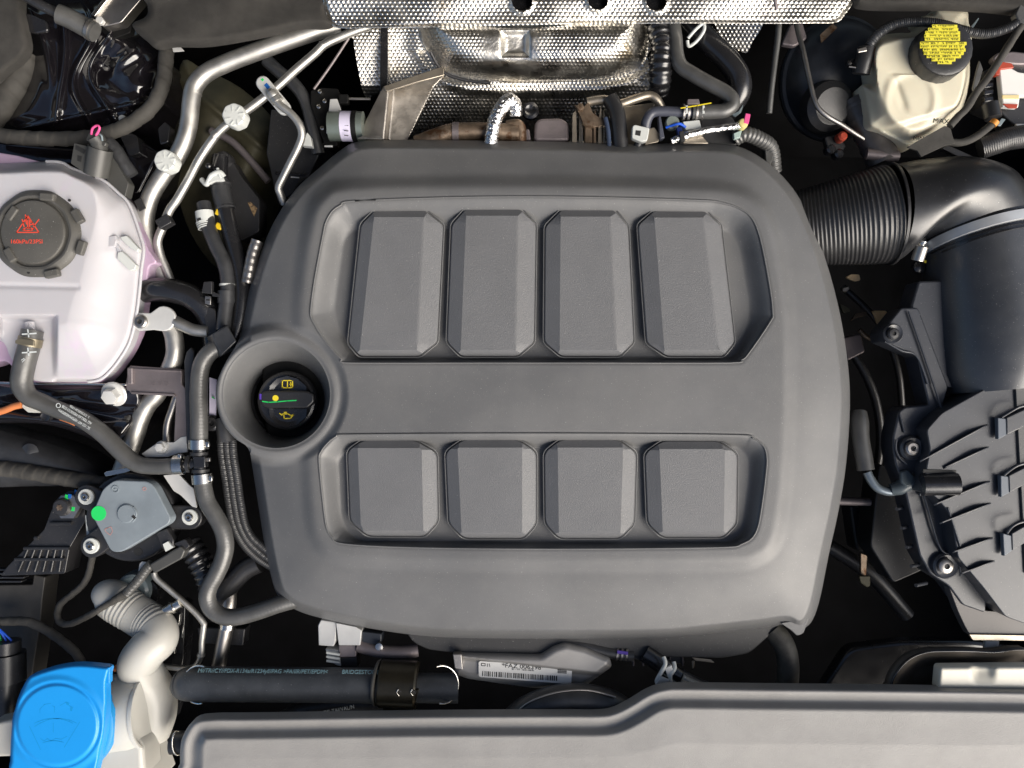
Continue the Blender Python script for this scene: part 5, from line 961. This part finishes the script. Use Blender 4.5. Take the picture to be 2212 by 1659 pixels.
for (a_, b_) in (((1310, 670), (1900, 350)), ((1510, 730), (1910, 545)), ((1430, 1045), (1920, 840)), ((1480, 1205), (1930, 1030)), ((1590, 1455), (1945, 1330)), ((1660, 1640), (1960, 1530))):
    q0, q1 = cI(a_, b_); dx, dy = q1[0] - q0[0], q1[1] - q0[1]; L_ = math.hypot(dx, dy); nx, ny = -dy / L_ * 2.2, dx / L_ * 2.2
    V = []; st = [(0, 0), (.06, 6), (.62, 13), (.80, 13), (.96, 4), (1, 0)]
    for t, hgt in st:
        x, y = q0[0] + dx * t, q0[1] + dy * t
        V += [W(x + nx, y + ny, -22), W(x + nx * .7, y + ny * .7, -20 + hgt), W(x - nx * .7, y - ny * .7, -20 + hgt), W(x - nx, y - ny, -22)]
    F = []
    for i in range(len(st) - 1):
        for j in range(4): F.append([i * 4 + j, i * 4 + (j + 1) % 4, i * 4 + 4 + (j + 1) % 4, i * 4 + 4 + j])
    F += [[0, 1, 2, 3], [20, 21, 22, 23]]
    link('lid_rib', V, F, sb, ab, bev=1.0)
for k, P in enumerate((((1985, 290), (2060, 300), (2065, 440), (1990, 480)), ((2010, 790), (2080, 800), (2088, 940), (2015, 980)), ((2030, 1290), (2105, 1310), (2112, 1440), (2042, 1490)))):
    prism('lid_tab', cI(*P), -4, 12, mat('pale_tab_plastic', (.14, .16, .19), .3), ab, bev=1.5)
    y_ = P[0][1]; prism('cross_strap', cI((P[1][0], y_), (2300, y_ - 110), (2300, y_ + 40), (P[2][0], P[2][1])), -2, 14, sb, ab, bev=2)
    tube('strap_highlight', cI((P[1][0] - 40, y_ - 5, 2), (2110, y_ - 60, 12), (2180, y_ - 95, 16), (2300, y_ - 120, 16)), 3.2, sb, ab, seg=8)
for P in (cI((1310, 965, -62), (1345, 960, -58), (1480, 1400, -58), (1590, 1480, -56), (1650, 1560, -54), (1665, 1659, -54)), cI((1140, 260, -64), (1180, 420, -64)), cI((1110, 480, -62), (1105, 560, -62), (1140, 640, -62), (1200, 690, -62)), cH((1215, 1030, -62), (1330, 1360, -62), (1430, 1659, -62)), cH((1010, 1290, -64), (1150, 1370, -64), (1285, 1420, -64), (1380, 1659, -64)), cI((1365, 400, -60), (1400, 540, -60)), cI((1555, 1070, -18), (1660, 1400, -18)), cI((1430, 0, -60), (1510, 240, -60))):
    tube('flange_lip', P, 2.4, sb, ab, seg=8)
for q, r in ((cI((1240, 555))[0], 17), (cI((1530, 1570))[0], 18), (cH((1075, 1225))[0], 14)):
    lathe('screw_boss', (q[0], q[1], -60), [(r * .9, 4), (r * 1.35, 7), (r * 1.55, 3), (r * 1.6, -20)], sb, ab, seg=32)
    torx(q[0], q[1], -52, r * .9, ab, 'torx_screw', 'alud' if r > 15 else 'black')
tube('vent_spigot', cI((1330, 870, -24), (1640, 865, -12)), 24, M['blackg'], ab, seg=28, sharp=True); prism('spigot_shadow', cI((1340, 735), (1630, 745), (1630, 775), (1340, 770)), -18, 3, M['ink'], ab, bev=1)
prism('box_foot', cJ((1420, -20), (1560, 85), (1640, 300), (1700, 430), (1750, 520), (2300, 535), (2300, 325), (1880, 300), (1830, 270), (1740, 0), (1650, -30)), -72, 26, mat('foot_plastic', (.13, .12, .115), .4, bump=.3), ab, r=6, bev=4, seg=3)
prism('foot_edge', cJ((1740, 505), (2300, 515), (2300, 560), (1770, 555)), -66, 8, M['beige'], ab, r=2, bev=2)
prism('foot_clip', cJ((1880, 560), (2000, 560), (1990, 640), (1875, 630)), -78, 10, M['zinc'], ab, r=2, bev=2)
for k in range(5): tube('flange_tooth', cI((1110 + 42 * k, 1140 + 165 * k - 60, -84), (1200 + 42 * k, 1120 + 165 * k - 60, -106)), 4, sb, ab, seg=8, sharp=True)
# small breather pipe
bt = T('breather_pipe', 'bent metal breather pipe with a rubber sleeve plugged into the air box', 'pipe', 1900, 1000, -90)
tube('rubber_sleeve', cI((790, 240, -120, 15), (790, 330, -112, 19), (800, 470, -104), (825, 620, -98), (845, 745, -94)), 18, M['rubberg'], bt, seg=24)
tube('metal_bend', cI((855, 760, -94), (890, 830, -92), (950, 900, -90), (1050, 930, -88), (1150, 910, -84), (1220, 860, -80)), 9.5, mat('blue_grey_metal', (.24, .28, .31), .25, .6), bt, seg=18, sub=8)
tube('fitting', cI((1060, 910, -86, 12), (1140, 895, -82, 16), (1230, 840, -78, 19), (1300, 840, -74, 19)), 18, mat('fitting_plastic', (.08, .10, .11), .3, var=.2), bt, seg=20)
prism('fitting_tab', cI((1150, 760), (1210, 740), (1265, 800), (1260, 870), (1200, 890), (1150, 850)), -56, 10, mat('fitting_plastic', (.08, .10, .11), .3, var=.2), bt, r=4, bev=2.5)
band('fitting_ring', cI((1330, 850))[0] + (-72,), (1, 0, .1), 22, 6, 3, M['blackg'], bt)
# dark depths on the right; tan patches stand in for the ground below
for q, pts, lb in ((0, cH((675, 735), (720, 710), (790, 712), (800, 760), (770, 772), (720, 760)), 'small tan patch of ground deep right of the cover'), (1, cH((905, 1025), (1020, 1025), (1085, 1105), (1040, 1150), (985, 1180), (960, 1160)), 'larger tan patch of ground deep left of the air box screw'), (2, cH((620, 965), (700, 1000), (715, 1030), (650, 1045)), 'olive metal tab touching the right edge of the cover'), (3, cH((720, 1110), (760, 1050), (850, 1030), (850, 1070), (790, 1080)), 'bronze curved tab between the olive tab and tan ground'), (4, cH((640, 830), (700, 812), (712, 835), (680, 865), (645, 860)), 'round pale stud below the small tan patch')):
    o = prism('gap_patch', pts, -230 - q * 8, 8, (M['tan'], M['tan'], M['khaki'], M['brown'], M['beige'])[q], bev=2, r=3); tag(o, lb, 'metal tab')
o = prism('gap_patch', cI((800, 1460), (860, 1480), (850, 1659), (800, 1640)) , -240, 8, M['brown'], bev=2, r=3); tag(o, 'rusty upright tab low between cover and air box', 'metal tab')
o = prism('gap_patch', cJ((785, 0), (885, 0), (885, 85), (860, 100), (800, 60)) , -220, 8, M['khaki'], bev=2, r=3); tag(o, 'small olive tab low in the dark gap right of the cover', 'metal tab')
o = tube('wishbone_rod', cH((790, 1190, -260), (850, 1250, -262), (940, 1290, -266)), 5, M['brown'], seg=10); tag(o, 'thin bronze rod deep beside the air box flange', 'rod')
o = tube('chassis_tube', cI((600, 1010, -250), (750, 1015, -250), (880, 1018, -250)), 9, M['cast'], seg=14); tag(o, 'short metal tube deep behind the right edge of the cover', 'tube')
rt = T('right_inner_casting', 'dim black gearbox casting with cables deep right of the cover', 'gearbox', 1880, 1150, -300)
tube('shift_cable', [(1780, 700, -300), (1840, 760, -290), (1890, 860, -300), (1900, 980, -320), (1860, 1100, -330)], 9, M['black'], rt)
tube('shift_cable', [(1820, 620, -310), (1900, 700, -300), (1940, 800, -310), (1950, 920, -330)], 7, M['black'], rt)
tube('drive_tube', [(1790, 1180, -360), (1880, 1240, -350), (1960, 1330, -350)], 16, M['black'], rt)
prism('mount_block', [(1835, 1090), (1930, 1110), (1920, 1200), (1850, 1190)], -350, 60, M['black'], rt, r=8, bev=5)
prism('casting_step', [(1900, 1000), (1990, 1060), (2020, 1220), (1930, 1260), (1880, 1180)], -230, 80, M['black'], rt, r=10, bev=5)
prism('casting_step', [(1820, 730), (1860, 720), (1870, 760), (1830, 780)], -260, 60, M['cast'], rt, r=6, bev=5)
# lower right lamp area
lp = T('lamp_housing', 'black headlamp housing with a curved brown trough at the lower right', 'headlamp housing', 2060, 1430, -110)
prism('housing_tray', cJ((480, 960), (700, 620), (1200, 560), (1800, 560), (2300, 640), (2300, 1100), (480, 1100)), -190, 40, M['blackg'], lp, r=20, bev=10, seg=3)
LT = spline(cJ((1050, 1080), (1060, 960), (1110, 840), (1220, 720), (1370, 660), (1550, 650), (1750, 650), (1950, 660), (2300, 665), (2300, 1080)), 4); flt = psdf(LT)
hf('trough', (1915, 1400, 2240, 1520), 3, lambda X, Y: -40 - 34 * sm((-flt(X, Y) - 4) / 30.) + 5 * np.exp(-(flt(X, Y) / 3.) ** 2), mat('brown_grey_plastic', (.09, .078, .066), .42, var=.2), lp, sdf=flt, skirt=30)
tube('trough_edge', [(x, y, -36) for x, y in LT[4:30]], 2.6, M['blackg'], lp, seg=8, sub=2)
cr2 = T('cream_reflector', 'cream white moulded plastic part in the trough at the lower right', 'lamp part', 2130, 1465, -100)
CRP = cJ((1475, 800), (1490, 780), (2300, 770), (2300, 985), (1470, 980), (1460, 960)); fcr = psdf(rpoly(CRP, 3))
hf('moulding', (2020, 1434, 2240, 1494), 2, lambda X, Y: -8 + 8 * (1 - (1 - np.clip(-fcr(X, Y) / 9, 0, 1)) ** 2) - 12 * np.exp(-(((X - 2124) / 22.) ** 4 + ((Y - 1445) / 20.) ** 2)), M['cream'], cr2, sdf=fcr, skirt=20, angle=50)

# ================================================================== top right: brakes
bb = T('brake_booster', 'large dark round brake booster behind the yellowed fluid reservoir', 'brake booster', 1810, 170, -180)
lathe('booster_shell', (1812, 172, -210), [(20, 62), (60, 60), (92, 48), (112, 26), (122, 0), (128, -4), (130, -10), (124, -30)], M['blum'], bb, axis=(.15, .25, .9), seg=64)
lathe('booster_step', (1790, 230, -150), [(10, 22), (38, 20), (52, 8), (56, -20)], M['black'], bb, axis=(.1, .3, .9), seg=48)
prism('booster_label', cD((450, 300), (560, 200), (600, 240), (460, 370)), -128, 2, M['brown'], bb, bev=.4)
prism('booster_bracket', cD((120, 380), (190, 210), (300, 190), (340, 330), (230, 400)), -150, 16, M['cast'], bb, r=6, bev=3)
text('booster_print', 'ZIJ', 1795, 158, -142, 20, mat('blue_grey_print', (.10, .13, .18), .5), bb, rot=-35)
mc = T('master_cylinder', 'ribbed grey metal master cylinder below the fluid reservoir', 'master cylinder', 1900, 310, -130)
tube('cylinder_body', [(1846, 215, -150), (1868, 260, -146), (1890, 305, -140), (1908, 350, -140)], 34, mat('cylinder_metal', (.13, .12, .115), .4, .5, var=.3, bump=.3), mc, seg=32)
for k in range(4): band('cylinder_rib', (1852 + 14 * k, 226 + 29 * k, -149 + 2 * k), (.45, .9, 0), 33, 7, 3, mat('cylinder_metal', (.13, .12, .115), .4), mc)
for q in cD((640, 1180), (540, 1290), (610, 1330)): lathe('fitting', (*q, -130), [(6, 8), (10, 4), (11, -14)], M['redp'] if q[1] < 300 else M['blackg'], mc, seg=18)
prism('fitting_block', cD((490, 1180), (600, 1160), (680, 1260), (620, 1340), (520, 1300)), -150, 20, M['black'], mc, r=5, bev=3)
tube('lower_collar', cD((850, 1330, -120), (1000, 1345, -116), (1120, 1350, -116)), 12, M['cast'], mc, seg=16)
brr = T('brake_reservoir', 'yellowed translucent brake fluid reservoir at the top right', 'brake fluid reservoir', 1990, 190, -60)
BR = spline(cD((1000, 300), (1120, 285), (1250, 278), (1330, 200), (1310, 150), (1420, 120), (1460, 62), (1700, 65), (1735, 200), (1760, 300), (1745, 500), (1745, 660), (1725, 780), (1700, 880), (1655, 990), (1560, 1080), (1460, 1150), (1350, 1210), (1225, 1265), (1080, 1200), (960, 1140), (870, 1090), (850, 980), (830, 850), (810, 735), (890, 720), (895, 620), (878, 520), (880, 420), (940, 330)), 4)
BI = spline(cD((1040, 380), (1250, 330), (1600, 300), (1680, 480), (1690, 650), (1640, 860), (1520, 1000), (1400, 1080), (1230, 1110), (1090, 1000), (1000, 860), (950, 700), (940, 520), (960, 420)), 4)
fbr, fbi = psdf(BR), psdf(BI)
def br_z(X, Y):
    do = np.maximum(-fbr(X, Y), 0); di = np.maximum(fbi(X, Y), 0); t = do / (do + di + 1e-6)
    z = -96 + 16 * (1 - (1 - np.clip(do / 8, 0, 1)) ** 2) + 42 * sm(t) * sm(do / 12)
    g = np.exp(-(((X - 1925 - .35 * (Y - 150)) / 9.) ** 2)) * sm((Y - 150) / 40) * sm((250 - Y) / 30)
    bowl = np.exp(-((np.hypot((X - 1968), (Y - 215) * .85) - 52) / 9.) ** 2) * (Y > 160)
    return z - 6 * g + 4 * bowl - 14 * sm((Y - 258 + .3 * (X - 1960)) / 14) * sm(-fbr(X, Y) / 10)
hf('reservoir_body', (1858, 12, 2102, 320), 2.5, br_z, M['brake'], brr, sdf=fbr, skirt=50, angle=50)
text('level_lettering', 'MAX', 2033, 262, -50, 15, M['ink'], brr, rot=4, sx=1.1); text('level_lettering', 'MIN', 1984, 299, -70, 13, M['ink'], brr, rot=4)
bcap = T('brake_fluid_cap', 'black ribbed cap with a yellow printed top on the brake reservoir', None, 2033, 110, -20, parent=brr)
lathe('cap_body', (2015, 126, -50), [(40, 52), (52, 52), (56, 50), (58, 46), (59, 20), (60, 0), (55, -6)], M['black'], bcap, seg=72, rf=lambda a, i: 1 + (.012 if 2 <= i <= 5 and math.cos(a * 24) > .2 else 0))
rows = [(53, 24, 30), (60, 33, 32), (67, 39, 36), (74, 41, 36), (81, 40, 36), (90, 50, 50), (97, 50, 46), (104, 44, 48), (111, 42, 44), (118, 36, 38), (125, 25, 26), (131, 12, 18)]
for k, (yy, wl, wr) in enumerate(rows):
    prism('printed_row', [(2038 - wl, yy), (2038 + wr, yy + .6), (2038 + wr, yy + 6.9), (2038 - wl, yy + 6.3)], 6 - (k % 2) * .25, 2.4, M['yell2'], bcap, bev=0)
    strokes('row_print', [[(2038 - wl + 3 + 3.6 * j + random.uniform(-.6, .6), yy + 1.4), (2038 - wl + 3 + 3.6 * j + random.uniform(-.8, 1.4), yy + random.choice((3.4, 4.8, 5.4)))] for j in range(int((wl + wr - 4) / 3.6)) if random.random() < .8], .9, 6.8, M['ink'], bcap, .6)
cl1 = T('level_sensor_connector', 'black connector with a silver band plugged left of the brake reservoir', 'connector', 1870, 120, -60)
tube('connector_body', cD((850, 420, -60), (830, 520, -62), (800, 640, -70)), 18, M['black'], cl1, seg=20); prism('silver_band', cD((775, 420), (850, 400), (860, 440), (780, 455)), -38, 6, M['alud'], cl1, r=2, bev=2)
prism('connector_clip', cD((690, 520), (780, 500), (780, 550), (690, 560)), -70, 16, M['blackg'], cl1, bev=2); tube('clip_loop', cD((700, 575, -64), (790, 585, -60), (850, 565, -62)), 2.2, M['alud'], cl1, seg=8)
tube('corrugated_lead', cD((870, 400, -50), (920, 330, -46), (980, 275, -44), (1060, 225, -40), (1150, 198, -38), (1280, 190, -36), (1400, 195, -34), (1520, 215, -34), (1650, 252, -36), (1780, 285, -38), (1900, 292, -38), (2030, 260, -38), (2150, 200, -38), (2300, 60, -38)), 9.5, M['rubber'], cl1, seg=18, step=1.2, rf=ribs(4.4, .08))
prism('junction', cD((2140, 120), (2180, 30), (2260, 10), (2260, 200), (2190, 230)), -28, 20, M['rubberg'], cl1, r=4, bev=4)
o = tube('black_lead', cD((2190, 220, -34), (2100, 360, -36), (2000, 520, -38), (1900, 670, -40), (1800, 800, -40), (1720, 930, -42), (1640, 1010, -42), (1570, 1090, -44)), 8, M['tape'], seg=14, sub=8, step=2, rf=wrap(22, .05)); tag(o, 'dark taped lead running diagonally past the right side of the reservoir', 'cable')
o = tube('black_lead', cD((1480, 1200, -50), (1600, 1232, -50), (1700, 1225, -50), (1800, 1180, -50), (1880, 1120, -52), (1945, 1065, -54)), 8, M['tape'], seg=14, sub=8); tag(o, 'dark lead curving from the tape patch to a yellow ended plug', 'cable')
tube('yellow_end', cD((1935, 1080, -53), (1965, 1045, -52)), 9, mat('plug_orange', (.70, .28, .05), .4), o, seg=14, sharp=True)
o = prism('tape_patch', cD((1205, 1270), (1360, 1180), (1530, 1085), (1580, 1110), (1600, 1190), (1620, 1240), (1530, 1260), (1420, 1310), (1325, 1355), (1290, 1300)), -42, 6, M['tape'], r=3, bev=2); tag(o, 'flat grey cloth tape patch below the brake reservoir', 'tape patch')
fz = T('fuse_block', 'black terminal block with a white lever and red plug at the right edge', 'terminal block', 2180, 200, -90)
prism('block_body', cD((1860, 620), (1960, 560), (2300, 560), (2300, 1090), (2150, 1100), (2000, 960), (1860, 900)), -100, 60, M['black'], fz, r=4, bev=3)
prism('white_lever', cD((2000, 600), (2100, 585), (2160, 620), (2300, 640), (2300, 830), (2180, 830), (2165, 930), (2030, 920), (2020, 800)), -76, 16, M['label'], fz, r=3, bev=2.5)
prism('red_plug', cD((1965, 560), (2020, 530), (2110, 545), (2130, 585), (2010, 600), (2000, 650), (1965, 640)), -72, 16, M['redp'], fz, r=3, bev=2)
prism('amber_strip', cD((2025, 820), (2170, 820), (2170, 855), (2025, 850)), -73, 3, mat('pale_amber', (.80, .66, .34), .4), fz, bev=.6); prism('red_strip', cD((2030, 895), (2160, 900), (2150, 935), (2080, 935)), -73, 3, M['redp'], fz, bev=.6)
prism('grey_cover', cD((1940, 500), (1990, 450), (2120, 440), (2300, 460), (2300, 560), (2150, 560), (1960, 540)), -86, 20, M['cast'], fz, r=6, bev=4)
tube('plug_barrel', cD((1920, 900, -64), (1945, 1020, -60)), 17, M['black'], fz, seg=20, sharp=True); prism('plug_tab', cD((1975, 1080), (2020, 1020), (2055, 1030), (2010, 1090)), -56, 4, M['smoke'], fz, bev=1)
for k in range(4): prism('terminal', cD((1870, 660 + 60 * k), (1950, 650 + 60 * k), (1950, 690 + 60 * k), (1870, 700 + 60 * k)), -90, 14, M['blackg'], fz, bev=1.5)
prism('terminal_bar', cD((2140, 1070), (2300, 1065), (2300, 1090), (2150, 1095)), -84, 6, M['zinc'], fz, bev=1)
o = tube('braided_loom', cD((1830, 1280, -100), (1950, 1240, -92), (2080, 1200, -88), (2300, 1170, -86)), 24, M['rubber'], seg=36, step=1.2, rf=lambda s, th: 1 + .03 * math.sin(2 * PI * s / 4.4 + (2 if int(th * 3) % 2 else 0))); tag(o, 'thick black woven loom at the right edge above the intake duct', 'wiring loom')
o = prism('plastic_fin', cD((1770, 760), (1800, 620), (1830, 520), (1860, 600), (1830, 700), (1780, 790)), -84, 6, M['rubberg'], bev=1.5); tag(o, 'narrow grey plastic blade beside the reservoir right side', 'blade')
o = prism('strap_tip', cD((1750, 235), (1820, 150), (1825, 160), (1775, 240)), -60, 4, M['smoke'], bev=1); tag(o, 'pale pointed strap tip above the reservoir right shoulder', 'strap')
o = tube('brake_line', cD((240, 190, -130), (270, 320, -124), (300, 420, -118), (330, 560, -112), (370, 740, -108), (400, 860, -106), (440, 940, -106), (520, 1010, -108), (640, 1080, -114), (760, 1160, -120), (850, 1215, -128)), 5.2, M['alud'], seg=12, sub=6); tag(o, 'thin dark metal brake line bending past the booster', 'brake line')
o = tube('support_rod', cD((95, 190, -110), (85, 330, -116), (60, 520, -124), (30, 760, -134), (10, 980, -145)), 6.5, M['rubberg'], seg=12); tag(o, 'straight dark rod hanging below the shield right end', 'rod')
o = tube('support_rod', cD((50, -60, -30), (62, 20, -34), (75, 85, -40)), 4, M['cast'], seg=10); tag(o, 'short stud rod poking down over the shield right end', 'rod')
o = prism('duct_support', cD((1500, 1280), (1560, 1255), (1860, 1390), (1960, 1460), (1900, 1500), (1700, 1380)), -100, 16, M['black'], r=4, bev=3); tag(o, 'black plastic support web behind the intake elbow', 'support')
o = prism('engine_lug', cD((-30, 1240), (30, 1230), (55, 1260), (50, 1350), (10, 1460), (-10, 1460)), -110, 20, M['rubberg'], r=5, bev=4); tag(o, 'rounded grey lug at the upper right corner of the cover', 'lug')
bpy.context.view_layer.update()
dg = bpy.context.evaluated_depsgraph_get()
for o in TEXTS:      # lettering becomes plain mesh
    me = bpy.data.meshes.new_from_object(o.evaluated_get(dg)); n = bpy.data.objects.new('lettering', me); COL.objects.link(n)
    n.parent = o.parent; n.location = o.location; n.rotation_euler = o.rotation_euler; n.scale = o.scale; nm = o.name; bpy.data.objects.remove(o); n.name = nm
